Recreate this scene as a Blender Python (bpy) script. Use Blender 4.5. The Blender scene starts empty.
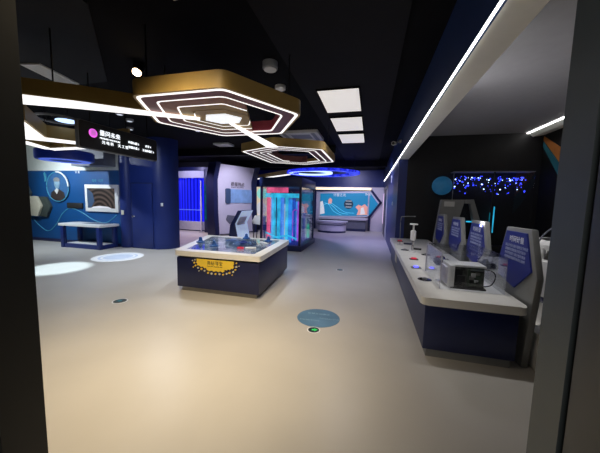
import bpy, bmesh, math, random
from math import pi, sin, cos, radians
from mathutils import Vector, Matrix
random.seed(4)
scene = bpy.context.scene
COL = scene.collection
ORG = {}

# ------------------------------------------------------------------ materials
MATS = {}
def mat(name, col, rough=.5, metal=0., var=.06, scale=8., emit=None, es=0., coat=0., spec=.5):
    m = bpy.data.materials.new(name); m.use_nodes = True
    nt = m.node_tree; N = nt.nodes; L = nt.links
    b = N['Principled BSDF']
    b.inputs['Roughness'].default_value = rough
    b.inputs['Metallic'].default_value = metal
    b.inputs['Coat Weight'].default_value = coat
    b.inputs['Specular IOR Level'].default_value = spec
    tc = N.new('ShaderNodeTexCoord'); nz = N.new('ShaderNodeTexNoise'); rp = N.new('ShaderNodeValToRGB')
    nz.inputs['Scale'].default_value = scale; nz.inputs['Detail'].default_value = 4
    L.new(tc.outputs['Object'], nz.inputs['Vector']); L.new(nz.outputs['Fac'], rp.inputs['Fac'])
    lo = [max(0, c*(1-var)) for c in col]; hi = [min(1, c*(1+var)) for c in col]
    rp.color_ramp.elements[0].position = .3; rp.color_ramp.elements[1].position = .7
    rp.color_ramp.elements[0].color = (*lo, 1); rp.color_ramp.elements[1].color = (*hi, 1)
    L.new(rp.outputs['Color'], b.inputs['Base Color'])
    if emit:
        b.inputs['Emission Color'].default_value = (*emit, 1); b.inputs['Emission Strength'].default_value = es
    MATS[name] = m
    return m

def mat_glass(name, col=(1, 1, 1), fac=.1, rough=.03):
    m = bpy.data.materials.new(name); m.use_nodes = True
    nt = m.node_tree; N = nt.nodes; L = nt.links
    N.remove(N['Principled BSDF']); out = N['Material Output']
    t = N.new('ShaderNodeBsdfTransparent'); t.inputs['Color'].default_value = (*col, 1)
    g = N.new('ShaderNodeBsdfGlossy'); g.inputs['Roughness'].default_value = rough
    fr = N.new('ShaderNodeFresnel'); fr.inputs['IOR'].default_value = 1.45
    ma = N.new('ShaderNodeMath'); ma.operation = 'MULTIPLY_ADD'; ma.inputs[1].default_value = .5; ma.inputs[2].default_value = fac*.2
    mx = N.new('ShaderNodeMixShader')
    L.new(fr.outputs['Fac'], ma.inputs[0]); L.new(ma.outputs['Value'], mx.inputs['Fac'])
    L.new(t.outputs[0], mx.inputs[1]); L.new(g.outputs[0], mx.inputs[2]); L.new(mx.outputs[0], out.inputs['Surface'])
    MATS[name] = m
    return m

def mat_ramp(name, kind, stops, scale, es=1., rough=.4, axis=None, dist=2., base=.3):
    """a lit picture: noise / wave / gradient through a colour ramp, used as base colour and as emission"""
    m = bpy.data.materials.new(name); m.use_nodes = True
    nt = m.node_tree; N = nt.nodes; L = nt.links; b = N['Principled BSDF']
    b.inputs['Roughness'].default_value = rough
    tc = N.new('ShaderNodeTexCoord'); mp = N.new('ShaderNodeMapping'); rp = N.new('ShaderNodeValToRGB')
    L.new(tc.outputs['Object'], mp.inputs['Vector'])
    if axis: mp.inputs['Scale'].default_value = axis
    if kind == 'noise':
        t = N.new('ShaderNodeTexNoise'); t.inputs['Scale'].default_value = scale; t.inputs['Detail'].default_value = 3
        L.new(mp.outputs[0], t.inputs['Vector']); o = t.outputs['Fac']
    elif kind == 'wave':
        t = N.new('ShaderNodeTexWave'); t.inputs['Scale'].default_value = scale; t.inputs['Distortion'].default_value = dist
        L.new(mp.outputs[0], t.inputs['Vector']); o = t.outputs['Fac']
    elif kind == 'rings':
        t = N.new('ShaderNodeTexWave'); t.wave_type = 'RINGS'; t.rings_direction = 'Y'
        t.inputs['Scale'].default_value = scale; t.inputs['Distortion'].default_value = dist
        L.new(mp.outputs[0], t.inputs['Vector']); o = t.outputs['Fac']
    els = rp.color_ramp.elements
    while len(els) < len(stops): els.new(.5)
    for e, (p, c) in zip(els, stops): e.position = p; e.color = (*c, 1)
    L.new(o, rp.inputs['Fac'])
    mul = N.new('ShaderNodeMixRGB'); mul.blend_type = 'MULTIPLY'; mul.inputs['Fac'].default_value = 1
    mul.inputs['Color2'].default_value = (base, base, base, 1)
    L.new(rp.outputs['Color'], mul.inputs['Color1']); L.new(mul.outputs[0], b.inputs['Base Color'])
    L.new(rp.outputs['Color'], b.inputs['Emission Color']); b.inputs['Emission Strength'].default_value = es
    MATS[name] = m
    return m

M = MATS
mat('floor_vinyl', (.52, .50, .465), .36, var=.04, scale=1.5, spec=.4)
mat('ceiling_black', (.003, .003, .0045), .9, var=.2, scale=2, spec=.12)
mat('ceiling_strip', (.006, .006, .008), .8, var=.12, scale=3, spec=.2)
mat('ceiling_slate', (.012, .013, .018), .8, var=.1, scale=2, spec=.2)
mat('navy', (.010, .018, .085), .35, var=.08)
mat('navy_wall', (.010, .025, .155), .42, var=.08, scale=1.2)
mat('navy_dark', (.010, .014, .066), .4, var=.1)
mat('mural_blue', (.005, .070, .24), .45, var=.14, scale=.9)
mat('mural_line', (.06, .30, .46), .5)
mat('wall_white', (.62, .66, .66), .6, var=.04)
mat('wall_black', (.006, .006, .008), .6, var=.2)
mat('soffit_grey', (.34, .34, .37), .7, var=.03)
mat('soffit_white', (.85, .85, .81), .6, var=.02)
mat('soffit_blue', (.012, .030, .110), .5, var=.06)
mat('white_solid', (.80, .79, .76), .3, var=.03)
mat('white_paint', (.75, .75, .75), .4, var=.02)
mat('cream', (.58, .55, .44), .5)
mat('olive_dark', (.05, .065, .06), .5)
mat('grey_green', (.10, .13, .14), .5)
mat('steel', (.30, .29, .27), .35, metal=.7, var=.1)
mat('chrome', (.7, .7, .72), .15, metal=1., var=.05)
mat('rod', (.008, .008, .009), .4, metal=.6)
mat('frame_dark', (.008, .009, .009), .5, var=.12)
mat('frame_teal', (.075, .095, .105), .45, var=.06, metal=.2)
mat('frame_leaf', (.050, .055, .058), .45, var=.06, metal=.2)
mat('gold', (.32, .21, .06), .5, var=.06)
mat('copper', (.26, .12, .06), .5, var=.05)
mat('red_lacquer', (.42, .07, .11), .45)
mat('maroon', (.17, .055, .055), .5, var=.05)
mat('yellow', (.85, .60, .05), .5, var=.06)
mat('ink', (.03, .02, .02), .6)
mat('grey_panel', (.24, .245, .245), .5, var=.05)
mat('board_blue', (.015, .027, .25), .4, var=.10, scale=3)
mat('text_white', (.75, .78, .85), .5)
mat('text_dim', (.40, .45, .68), .5)
mat('rubber', (.012, .012, .013), .6)
mat('circuit', (.075, .080, .068), .5, var=.9, scale=26)
mat('circuit_green', (.05, .075, .05), .5, var=.5, scale=25)
mat('planet', (.02, .13, .26), .5, var=.4, scale=2.5, emit=(.015, .11, .24), es=.3)
mat('orange_paint', (.62, .22, .05), .6)
mat('teal_paint', (.03, .20, .27), .6)
mat('curtain_white', (.55, .55, .62), .6)
mat('lilac_white', (.62, .60, .70), .5, var=.02)
mat('kiosk_face', (.55, .68, .85), .4, var=.12, scale=5, emit=(.55, .70, .95), es=.38)  # emission added to brighten the face beyond what the spots give
mat('tablet_blue', (.26, .46, .74), .4, var=.15, scale=4)
mat('tablet_dark', (.05, .09, .17), .4)
mat('slate_hex', (.14, .15, .20), .5)
mat('sticker_blue', (.10, .22, .36), .4, var=.18, scale=3)
mat('sticker_line', (.30, .46, .58), .4)
mat('sticker_green', (.03, .75, .13), .4, emit=(.02, .8, .12), es=.12)
mat('sticker_black', (.01, .02, .02), .4)
mat('sticker_gobo_white', (.80, .82, .84), .4, var=.03)
mat('gobo_lilac', (.52, .60, .74), .4, var=.05)
mat('red_btn', (.62, .02, .05), .3, emit=(.8, .02, .06), es=.25)
mat('cone_blue', (.02, .09, .30), .3)
mat('orange_map', (.55, .16, .06), .5)
mat('vent_grey', (.20, .21, .23), .5)
mat('vent_white', (.60, .60, .60), .5)
mat('skin_pale', (.20, .33, .46), .5, var=.15)
mat('portrait_bg', (.03, .11, .27), .5, var=.15)
def glow(name, c, s): return mat(name, [min(1, x*.6) for x in c], .4, emit=c, es=s, var=.02)
glow('led_white', (1., .97, .93), 1.15)
glow('led_bar', (1., .98, .96), 1.15)
glow('led_soffit', (1., .98, .95), 7.)
glow('hub_white', (.93, .96, 1.), .85)
glow('panel_white', (1., .95, .90), .60)
glow('spot_warm', (1., .72, .40), 14.)
glow('spot_dim', (.8, .85, 1.), .5)
glow('disc_blue', (.01, .03, .28), .10)
glow('disc_glow', (.12, .2, .95), .5)
glow('ring_blue', (.015, .03, .9), 1.)
glow('ring_core', (.45, .62, 1.), 1.8)
glow('sign_text', (.9, .95, 1.), 1.6)
glow('sign_pink', (.85, .14, .80), 1.1)
glow('star_blue', (.03, .05, 1.), 3.2)
glow('star_white', (.5, .7, 1.), 4.)
def mat_tube(name, c, s, alpha):
    m = bpy.data.materials.new(name); m.use_nodes = True
    nt = m.node_tree; N = nt.nodes; L = nt.links
    N.remove(N['Principled BSDF']); out = N['Material Output']
    tc = N.new('ShaderNodeTexCoord'); mp = N.new('ShaderNodeMapping'); mp.inputs['Scale'].default_value = (3, 3, 2.2)
    nz = N.new('ShaderNodeTexNoise'); nz.inputs['Scale'].default_value = 1.6; nz.inputs['Detail'].default_value = 3
    mr = N.new('ShaderNodeMapRange'); mr.inputs['From Min'].default_value = .3; mr.inputs['From Max'].default_value = .7
    mr.inputs['To Min'].default_value = s*.45; mr.inputs['To Max'].default_value = s*1.35
    e = N.new('ShaderNodeEmission'); e.inputs['Color'].default_value = (*c, 1)
    t = N.new('ShaderNodeBsdfTransparent'); t.inputs['Color'].default_value = tuple(.75+.25*x for x in c)+(1,)
    mx = N.new('ShaderNodeMixShader'); mx.inputs['Fac'].default_value = alpha
    L.new(tc.outputs['Object'], mp.inputs['Vector']); L.new(mp.outputs[0], nz.inputs['Vector']); L.new(nz.outputs['Fac'], mr.inputs['Value'])
    L.new(mr.outputs[0], e.inputs['Strength']); L.new(t.outputs[0], mx.inputs[1]); L.new(e.outputs[0], mx.inputs[2]); L.new(mx.outputs[0], out.inputs['Surface'])
    MATS[name] = m
mat_tube('tube_cyan', (.04, .58, .92), 1.1, .50)
mat_tube('tube_cyan_dim', (.01, .30, .42), .4, .6)
mat_tube('tube_blue', (.04, .32, .95), 1.1, .45)
mat_tube('tube_deep', (.03, .06, .60), .7, .35)
mat_tube('tube_pink', (.95, .14, .34), .85, .55)
mat_tube('tube_violet', (.50, .12, .90), .95, .45)
mat_tube('tube_green', (.05, .8, .55), .9, .6)
mat_tube('tube_white', (.65, .80, .95), .9, .40)
mat_tube('haze_glow', (.22, .42, .75), .45, .40)
glow('curtain_blue', (.008, .010, .85), .8)
glow('btn_blue', (.08, .08, 1.), 3.)
glow('warm_sill', (1., .80, .55), 1.4)
glow('door_glow', (.85, .62, .85), .9)
glow('cab_cream', (.75, .62, .45), .8)
glow('cab_green', (.30, .75, .65), .8)
glow('mural_cyan', (.01, .20, .40), .75)
glow('mural_light', (.10, .50, .70), .9)
glow('mural_skin', (.80, .36, .30), .62)
glow('mural_pale', (.65, .65, .70), .7)
glow('mural_dark', (.02, .05, .09), .4)
mat_glass('glass', fac=.1)
mat_glass('acrylic', (.97, .98, 1.), fac=.06)
mat_glass('glass_dark', (.75, .82, .9), fac=.1)
mat_ramp('tv_picture', 'rings', [(0, (.010, .008, .008)), (.5, (.05, .035, .03)), (.85, (.075, .052, .045)), (1, (.10, .075, .065))], 2.2, es=.75, dist=.6)
mat_ramp('map_surface', 'noise', [(.35, (.10, .14, .24)), (.48, (.26, .36, .48)), (.56, (.62, .70, .80)), (.62, (.12, .22, .60)), (.7, (.40, .46, .50))], 3.4, es=.34, rough=.12, base=.6)
mat_ramp('ring_speckle', 'noise', [(.35, (.006, .008, .35)), (.55, (.015, .03, .95)), (.68, (.08, .12, 1.)), (.78, (.35, .4, 1.))], 7, es=1.)
mat_ramp('curtain_lit_blue', 'wave', [(0, (.003, .004, .42)), (.5, (.008, .012, .95)), (1, (.02, .03, 1.))], 1.6, es=.78, dist=1.2, axis=(1, 1, .05))  # blue light falling on the curtain is put in as emission

# ------------------------------------------------------------------ mesh builder
class MB:
    def __init__(s): s.b = bmesh.new()
    def box(s, x0, x1, y0, y1, z0, z1, bevel=0., seg=2):
        r = bmesh.ops.create_cube(s.b, size=1)
        for v in r['verts']:
            v.co = Vector((x0+(v.co.x+.5)*(x1-x0), y0+(v.co.y+.5)*(y1-y0), z0+(v.co.z+.5)*(z1-z0)))
        if bevel:
            ed = list({e for v in r['verts'] for e in v.link_edges})
            bmesh.ops.bevel(s.b, geom=ed, offset=bevel, segments=seg, affect='EDGES', profile=.5)
        return s
    def prism(s, pts, axis, a0, a1, bevel=0.):
        def P(p, a):
            if axis == 'z': return Vector((p[0], p[1], a))
            if axis == 'x': return Vector((a, p[0], p[1]))
            return Vector((p[0], a, p[1]))
        A = [s.b.verts.new(P(p, a0)) for p in pts]; B = [s.b.verts.new(P(p, a1)) for p in pts]
        n = len(pts); fs = [s.b.faces.new(A[::-1]), s.b.faces.new(B)]
        for i in range(n): fs.append(s.b.faces.new((A[i], A[(i+1) % n], B[(i+1) % n], B[i])))
        if bevel:
            ed = list({e for f in fs for e in f.edges})
            bmesh.ops.bevel(s.b, geom=ed, offset=bevel, segments=2, affect='EDGES', profile=.5)
        return s
    def ring(s, outer, inner, z0, z1):
        """annulus between two polygons of equal count, extruded in z"""
        n = len(outer)
        V = [[s.b.verts.new((p[0], p[1], z)) for p in poly] for poly, z in ((outer, z0), (inner, z0), (inner, z1), (outer, z1))]
        for i in range(n):
            j = (i+1) % n
            for k in range(4):
                a, c = V[k], V[(k+1) % 4]
                s.b.faces.new((a[i], a[j], c[j], c[i]))
        return s
    def cyl(s, p0, p1, r0, r1=None, seg=20):
        r1 = r0 if r1 is None else r1
        p0 = Vector(p0); p1 = Vector(p1); d = p1-p0
        q = d.to_track_quat('Z', 'Y').to_matrix().to_4x4()
        bmesh.ops.create_cone(s.b, cap_ends=True, segments=seg, radius1=r0, radius2=max(r1, 1e-4), depth=d.length,
                              matrix=Matrix.Translation((p0+p1)/2) @ q)
        return s
    def lathe(s, prof, c, seg=28):
        rows = []
        for r, z in prof:
            rows.append([s.b.verts.new((c[0]+r*cos(2*pi*i/seg), c[1]+r*sin(2*pi*i/seg), c[2]+z)) for i in range(seg)])
        for a, b in zip(rows, rows[1:]):
            for i in range(seg): s.b.faces.new((a[i], a[(i+1) % seg], b[(i+1) % seg], b[i]))
        s.b.faces.new(rows[0][::-1]); s.b.faces.new(rows[-1])
        return s
    def tube(s, pts, r, seg=8, closed=False):
        pts = [Vector(p) for p in pts]; n = len(pts); rows = []
        up = Vector((0, 0, 1))
        for i, p in enumerate(pts):
            if closed: t = pts[(i+1) % n]-pts[i-1]
            else: t = pts[min(i+1, n-1)]-pts[max(i-1, 0)]
            t.normalize()
            a = t.cross(up)
            if a.length < .05: a = t.cross(Vector((1, 0, 0)))
            a.normalize(); b = t.cross(a)
            rows.append([s.b.verts.new(p+r*(cos(2*pi*k/seg)*a+sin(2*pi*k/seg)*b)) for k in range(seg)])
        m = n if closed else n-1
        for i in range(m):
            A, B = rows[i], rows[(i+1) % n]
            for k in range(seg): s.b.faces.new((A[k], A[(k+1) % seg], B[(k+1) % seg], B[k]))
        if not closed: s.b.faces.new(rows[0][::-1]); s.b.faces.new(rows[-1])
        return s
    def sphere(s, c, r, sc=(1, 1, 1), u=20, v=12):
        x = bmesh.ops.create_uvsphere(s.b, u_segments=u, v_segments=v, radius=r)
        for w in x['verts']: w.co = Vector((c[0]+w.co.x*sc[0], c[1]+w.co.y*sc[1], c[2]+w.co.z*sc[2]))
        return s
    def clip(s, p, n):
        """keep only the half where (v-p).n < 0"""
        bmesh.ops.bisect_plane(s.b, geom=s.b.verts[:]+s.b.edges[:]+s.b.faces[:], plane_co=p, plane_no=n, clear_outer=True)
        ed = [e for e in s.b.edges if e.is_boundary]
        if ed: bmesh.ops.holes_fill(s.b, edges=ed, sides=0)
        return s
    def build(s, name, m, parent=None, smooth=True):
        bmesh.ops.recalc_face_normals(s.b, faces=s.b.faces)
        o = ORG[parent.name] if parent else None
        if o:
            for v in s.b.verts: v.co -= o
        else:
            # put the object's own origin at the base of its mesh
            xs = [v.co for v in s.b.verts]
            o = Vector(((min(v.x for v in xs)+max(v.x for v in xs))/2, (min(v.y for v in xs)+max(v.y for v in xs))/2, min(v.z for v in xs)))
            for v in s.b.verts: v.co -= o
        me = bpy.data.meshes.new(name); s.b.to_mesh(me); s.b.free()
        if smooth:
            for f in me.polygons: f.use_smooth = True
            me.set_sharp_from_angle(angle=radians(35))
        ob = bpy.data.objects.new(name, me); COL.objects.link(ob)
        me.materials.append(MATS[m] if isinstance(m, str) else m)
        if parent: ob.parent = parent
        else: ob.location = o
        ORG[ob.name] = o.copy()
        return ob

def tag(o, label, cat, group=None):
    o['label'] = label; o['category'] = cat
    if group: o['group'] = group
    return o
def thing(name, loc, label, cat, group=None):
    e = bpy.data.objects.new(name, None); COL.objects.link(e); e.location = loc
    e.empty_display_size = .1
    ORG[e.name] = Vector(loc)
    return tag(e, label, cat, group)
def struct(o): o['kind'] = 'structure'; return o
def copy_tree(o, parent=None, offset=None):
    kids = [c for c in bpy.data.objects if c.parent == o]
    c = o.copy(); COL.objects.link(c)
    if parent: c.parent = parent
    if offset is not None: c.location = o.location+Vector(offset)
    ORG[c.name] = ORG[o.name]+Vector(offset or (0, 0, 0))
    for k in kids: copy_tree(k, c)
    return c

def hexpts(cx, cy, r, rot=0., n=6): return [(cx+r*cos(rot+2*pi*i/n), cy+r*sin(rot+2*pi*i/n)) for i in range(n)]
def inset(poly, d):
    """inward offset of a convex counter-clockwise polygon"""
    n = len(poly); out = []
    for i in range(n):
        p0, p1, p2 = (Vector(poly[i-1]), Vector(poly[i]), Vector(poly[(i+1) % n]))
        e1 = (p1-p0).normalized(); e2 = (p2-p1).normalized()
        n1 = Vector((-e1.y, e1.x)); n2 = Vector((-e2.y, e2.x))
        k = d/(1+n1.dot(n2)); out.append(tuple(p1+(n1+n2)*k))
    return out
def rounded(poly, r, seg=4):
    """rounded corners of a convex polygon"""
    n = len(poly); out = []
    for i in range(n):
        p0, p1, p2 = (Vector(poly[i-1]), Vector(poly[i]), Vector(poly[(i+1) % n]))
        a = p1+(p0-p1).normalized()*r; c = p1+(p2-p1).normalized()*r
        for k in range(seg+1):
            t = k/seg; out.append(tuple((1-t)**2*a+2*t*(1-t)*p1+t*t*c))
    return out

def text(name, body, size, m, loc, xdir, ydir, parent, depth=.002, align='LEFT'):
    cu = bpy.data.curves.new(name, 'FONT'); cu.body = body; cu.size = size; cu.extrude = depth; cu.resolution_u = 2
    cu.align_x = align; cu.align_y = 'CENTER'
    to = bpy.data.objects.new(name+'_curve', cu); COL.objects.link(to)
    bpy.context.view_layer.update()
    me = bpy.data.meshes.new_from_object(to.evaluated_get(bpy.context.evaluated_depsgraph_get()))
    me.name = name
    bpy.data.objects.remove(to); bpy.data.curves.remove(cu)
    X = Vector(xdir).normalized(); Y = Vector(ydir).normalized(); Z = X.cross(Y)
    T = Matrix((X, Y, Z)).transposed().to_4x4()
    me.transform(T); me.transform(Matrix.Translation(Vector(loc)-ORG[parent.name]))
    me.materials.clear(); me.materials.append(MATS[m])
    ob = bpy.data.objects.new(name, me); COL.objects.link(ob); ob.parent = parent
    ORG[ob.name] = ORG[parent.name].copy()
    return ob

# ------------------------------------------------------------------ camera
cam_d = bpy.data.cameras.new('camera'); cam = bpy.data.objects.new('camera', cam_d); COL.objects.link(cam)
cam_d.sensor_width = 36; cam_d.lens = 271/600*36; cam_d.clip_start = .02
Rm = Matrix.Rotation(radians(14.44), 4, 'Z') @ Matrix.Rotation(radians(90-5.56), 4, 'X') @ Matrix.Rotation(radians(1.34), 4, 'Z')
cam.matrix_world = Matrix.Translation((0, 0, 1.65)) @ Rm
scene.camera = cam

# ------------------------------------------------------------------ the room
CZ = 3.45
struct(MB().box(-13.2, 4.2, -.8, 16.3, -.1, 0).build('floor', 'floor_vinyl'))
struct(MB().box(-13.2, 4.2, .6, 16.3, CZ, CZ+.1).build('ceiling', 'ceiling_black'))
# dropped ceiling boards
struct(MB().box(-1.15, .27, .9, 15.9, 3.405, CZ).build('trim_1', 'ceiling_strip'))
struct(MB().prism([(-5.2, 3.5), (-4.05, 3.5), (-2.62, 2.1), (-2.62, .9), (-5.2, .9)], 'z', 3.41, CZ).build('trim_2', 'ceiling_slate'))
struct(MB().box(-12.9, -1.2, 9.0, 9.25, 3.2, CZ).build('trim_3', 'ceiling_strip'))
struct(MB().box(-12.9, .6, 12.2, 12.4, 3.15, CZ).build('trim_4', 'ceiling_strip'))
# walls
wl = struct(MB().box(-13.0, -7.78, 7.0, 7.15, 0, 2.46).build('wall_left', 'mural_blue'))
struct(MB().box(-13.0, -7.78, 7.0, 7.15, 2.46, CZ).build('wall_left_upper', 'wall_white'))
struct(MB().box(-13.15, -13.0, .7, 16, 0, CZ).build('wall_far_left', 'wall_white'))
struct(MB().box(-13.0, -7.83, 6.97, 7.0, 0, .1).build('baseboard_left', 'navy_dark'))
wave = [(-11.78, .84), (-11.43, .55), (-11.0, .36), (-10.6, .61), (-10.28, 1.0), (-9.91, 1.19), (-9.44, 1.08), (-8.92, .84), (-8.4, .76), (-7.94, 1.03)]
def smooth_path(P, n=6):
    out = []
    for i in range(len(P)-1):
        p0 = Vector(P[max(i-1, 0)]); p1 = Vector(P[i]); p2 = Vector(P[i+1]); p3 = Vector(P[min(i+2, len(P)-1)])
        for k in range(n):
            t = k/n
            out.append(.5*((2*p1)+(p2-p0)*t+(2*p0-5*p1+4*p2-p3)*t*t+(3*p1-p0-3*p2+p3)*t**3))
    out.append(Vector(P[-1])); return out
MB().tube([(p.x, 6.998, p.y) for p in smooth_path(wave)], .016, 6).build('wave_line', 'mural_line', wl)
struct(MB().box(-13.2, .95, 16.0, 16.2, 0, CZ).build('wall_back', 'navy_wall'))
wr = struct(MB().box(.70, .92, 7.92, 16.0, 0, CZ).build('wall_right', 'navy_wall'))
struct(MB().box(.92, 4.1, 7.92, 8.1, 0, CZ).build('wall_alcove', 'wall_black'))
wfr = struct(MB().box(3.95, 4.1, .8, 7.92, 0, CZ).build('wall_far_right', 'wall_black'))
MB().prism([(7.90, 3.30), (7.90, 3.20), (6.9, 2.30), (6.2, 1.9), (6.2, 2.6), (7.0, 2.78)], 'x', 3.935, 3.95).build('orange_stripe', 'orange_paint', wfr)
MB().prism([(7.90, 3.18), (7.90, 3.06), (6.9, 1.95), (6.2, 1.4), (6.2, 1.88), (6.9, 2.28)], 'x', 3.935, 3.95).build('teal_stripe', 'teal_paint', wfr)
# entrance wall with the opening the picture is taken through
struct(MB().box(-13.0, -1.45, .70, .86, 0, CZ).build('wall_front_left', 'frame_dark'))
jam = struct(MB().box(.478, .62, .767, .88, 0, CZ).build('trim_5', 'frame_teal'))
struct(MB().box(.49, .62, .748, .767, 0, CZ).build('trim_6', 'rubber'))
struct(MB().box(.478, 1.3, .62, .748, 0, CZ, .004).build('wall_front_right', 'frame_leaf'))
struct(MB().box(1.3, 4.1, .70, .86, 0, CZ).build('wall_front_right_outer', 'frame_dark'))
# navy rounded corner block with a flush door in it
cp = [(-7.82, 7.2)]
for k in range(9):
    a = pi+pi*k/8*.92; cp.append((-7.60+.22*cos(a), 7.12+.22*sin(a)))
cp += [(-7.36, 7.0), (-6.55, 7.0)]
for k in range(1, 9):
    a = -pi/2+pi/2*k/8; cp.append((-6.55+.50*cos(a), 7.50+.50*sin(a)))
cp += [(-6.05, 7.6), (-6.4, 8.0), (-7.82, 8.0)]
struct(MB().prism(cp, 'z', 0, CZ).build('wall_corner', 'navy_wall'))
d1 = struct(MB().box(-7.30, -6.52, 6.972, 7.0, .02, 2.05, .004).build('door_1', 'navy_wall'))
MB().box(-7.325, -7.295, 6.985, 7.0, .0, 2.06).box(-7.325, -6.51, 6.985, 7.0, 2.05, 2.07).build('door_gap', 'rubber', d1)
MB().cyl((-7.24, 6.974, 1.02), (-7.24, 6.93, 1.02), .035).cyl((-7.24, 6.93, 1.02), (-7.14, 6.93, 1.02), .016).build('door_handle', 'chrome', d1)
ls = tag(MB().box(-7.63, -7.53, 6.88, 6.903, 1.06, 1.2, .006).build('light_switch', 'cream'), 'small cream light switch on the navy rounded corner pillar', 'switch')
tag(MB().box(-6.29, -6.21, 7.06, 7.085, 1.36, 1.46, .006).build('call_button', 'white_paint'), 'small white wall button right of the flush navy door', 'switch')
# blue soffit over the mural end
struct(MB().box(-9.2, -7.9, 6.6, 7.0, 2.56, 3.15).build('trim_7', 'slate_hex'))
# soffit over the long counter
struct(MB().box(.66, .70, .88, 16.0, 2.81, CZ).build('trim_8', 'soffit_blue'))
struct(MB().box(.70, .93, .88, 7.92, 2.81, CZ).build('trim_9', 'soffit_white'))
struct(MB().box(.93, 3.95, .88, 7.92, 3.40, CZ).build('trim_10', 'soffit_grey'))
struct(MB().prism([(3.60, 3.40), (3.95, 3.40), (3.95, 3.34), (3.72, 3.30)], 'y', 5.2, 7.92).build('trim_11', 'soffit_white'))
struct(MB().box(.652, .668, .9, 15.9, 0, .08).build('baseboard_right', 'navy_dark')) if False else None

def light_line(name, label, x0, x1, y0, y1, z0, z1, m):
    return tag(MB().box(x0, x1, y0, y1, z0, z1).build(name, m), label, 'light')
light_line('led_strip', 'long white light line along the bottom edge of the blue bulkhead over the counter', .661, .676, .9, 16.0, 2.800, 2.825, 'led_soffit')
light_line('led_strip', 'short white light line on the grey ceiling near the orange wall stripe', 3.59, 3.64, 5.3, 7.92, 3.38, 3.402, 'led_soffit')

# ------------------------------------------------------------------ hexagonal ceiling lamps
def rods(par, pts, z0):
    for x, y in pts: MB().cyl((x, y, z0), (x, y, CZ), .008, seg=8).build('suspension_rod', 'rod', par)
def hex_lamp(name, label, outer, z, H, group):
    cx = sum(p[0] for p in outer)/len(outer); cy = sum(p[1] for p in outer)/len(outer)
    t = thing(name, (cx, cy, z), label, 'ceiling lamp', group)
    o = rounded(outer, .09); i1 = rounded(inset(outer, .035), .085)
    MB().ring(o, i1, z, z+H).build('housing', 'gold', t)
    return t
cx, cy, z = -1.94, 3.33, 2.70
H1 = hexpts(cx, cy, 1.07)
t = hex_lamp('hexagon_lamp', 'large gold hexagonal ceiling lamp with white centre plate and nested light lines', H1, z, .165, 'gold hexagonal ceiling lamps')
hp = lambda r, rr=.07: rounded(hexpts(cx, cy, r*1.03), rr*min(1, r*1.2))
MB().ring(hp(1.005), hp(.965), z-.004, z+.01).build('light_line', 'led_white', t)
MB().ring(hp(.965), hp(.808), z, z+.015).build('band', 'maroon', t)
MB().ring(hp(.825), hp(.808), z+.015, z+.16).build('inner_wall', 'red_lacquer', t)
MB().ring(hp(.808), hp(.785), z-.003, z+.01).build('light_line', 'led_white', t)
cut_p = Vector((-1.40, 2.85, 0)); cut_n = Vector((1.17, .43, 0)).normalized()
MB().ring(hp(.785), hp(.588), z, z+.05).clip(cut_p, cut_n).build('band', 'copper', t)
MB().ring(hp(.588), hp(.566), z-.003, z+.01).clip(cut_p, cut_n).build('light_line', 'led_white', t)
MB().ring(hp(.566), hp(.40), z, z+.05).clip(cut_p, cut_n).build('band', 'gold', t)
MB().ring(hp(.40), hp(.384), z-.003, z+.01).clip(Vector((-1.9, 3.2, 0)), Vector((.35, -1, 0)).normalized()).clip(cut_p, cut_n).build('light_line', 'led_white', t)
MB().ring(hp(.384), hp(.18), z, z+.05).clip(cut_p, cut_n).build('band', 'gold', t)
MB().prism([(cx+(x-cx)*1.08, cy+(y-cy)*.9) for x, y in hexpts(cx, cy, .245)], 'z', z-.010, z+.01).build('hub_plate', 'hub_white', t)
rods(t, [(cx-.9, cy), (cx+.9, cy), (cx-.45, cy+.8), (cx-.45, cy-.8)], z+.10)

c2 = (-1.92, 6.55)
H2 = [(-1.92, 5.12), (-.98, 5.62), (-.98, 7.45), (-1.92, 7.97), (-2.86, 7.45), (-2.86, 5.62)]
t = hex_lamp('hexagon_lamp', 'smaller elongated gold hexagonal ceiling lamp in front of the white panel lights', H2, z, .165, 'gold hexagonal ceiling lamps')
h2 = lambda d: rounded(inset(H2, d), .06)
MB().ring(h2(.035), h2(.075), z-.004, z+.01).build('light_line', 'led_white', t)
MB().ring(h2(.075), h2(.205), z, z+.015).build('band', 'maroon', t)
MB().ring(h2(.205), h2(.23), z-.003, z+.01).build('light_line', 'led_white', t)
MB().ring(h2(.23), h2(.365), z, z+.015).build('band', 'maroon', t)
MB().ring(h2(.365), h2(.385), z-.003, z+.01).build('light_line', 'led_white', t)
MB().ring(h2(.385), h2(.50), z, z+.15).clip(Vector((-1.75, 0, 0)), Vector((1, 0, 0))).build('band', 'maroon', t)
MB().ring(h2(.50), h2(.515), z-.002, z+.01).clip(Vector((-2.2, 0, 0)), Vector((1, 0, 0))).build('light_line', 'led_white', t)
rods(t, [(-2.8, 6.5), (-1.04, 6.5), (-1.92, 5.25), (-2.55, 7.58)], z+.10)

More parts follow.
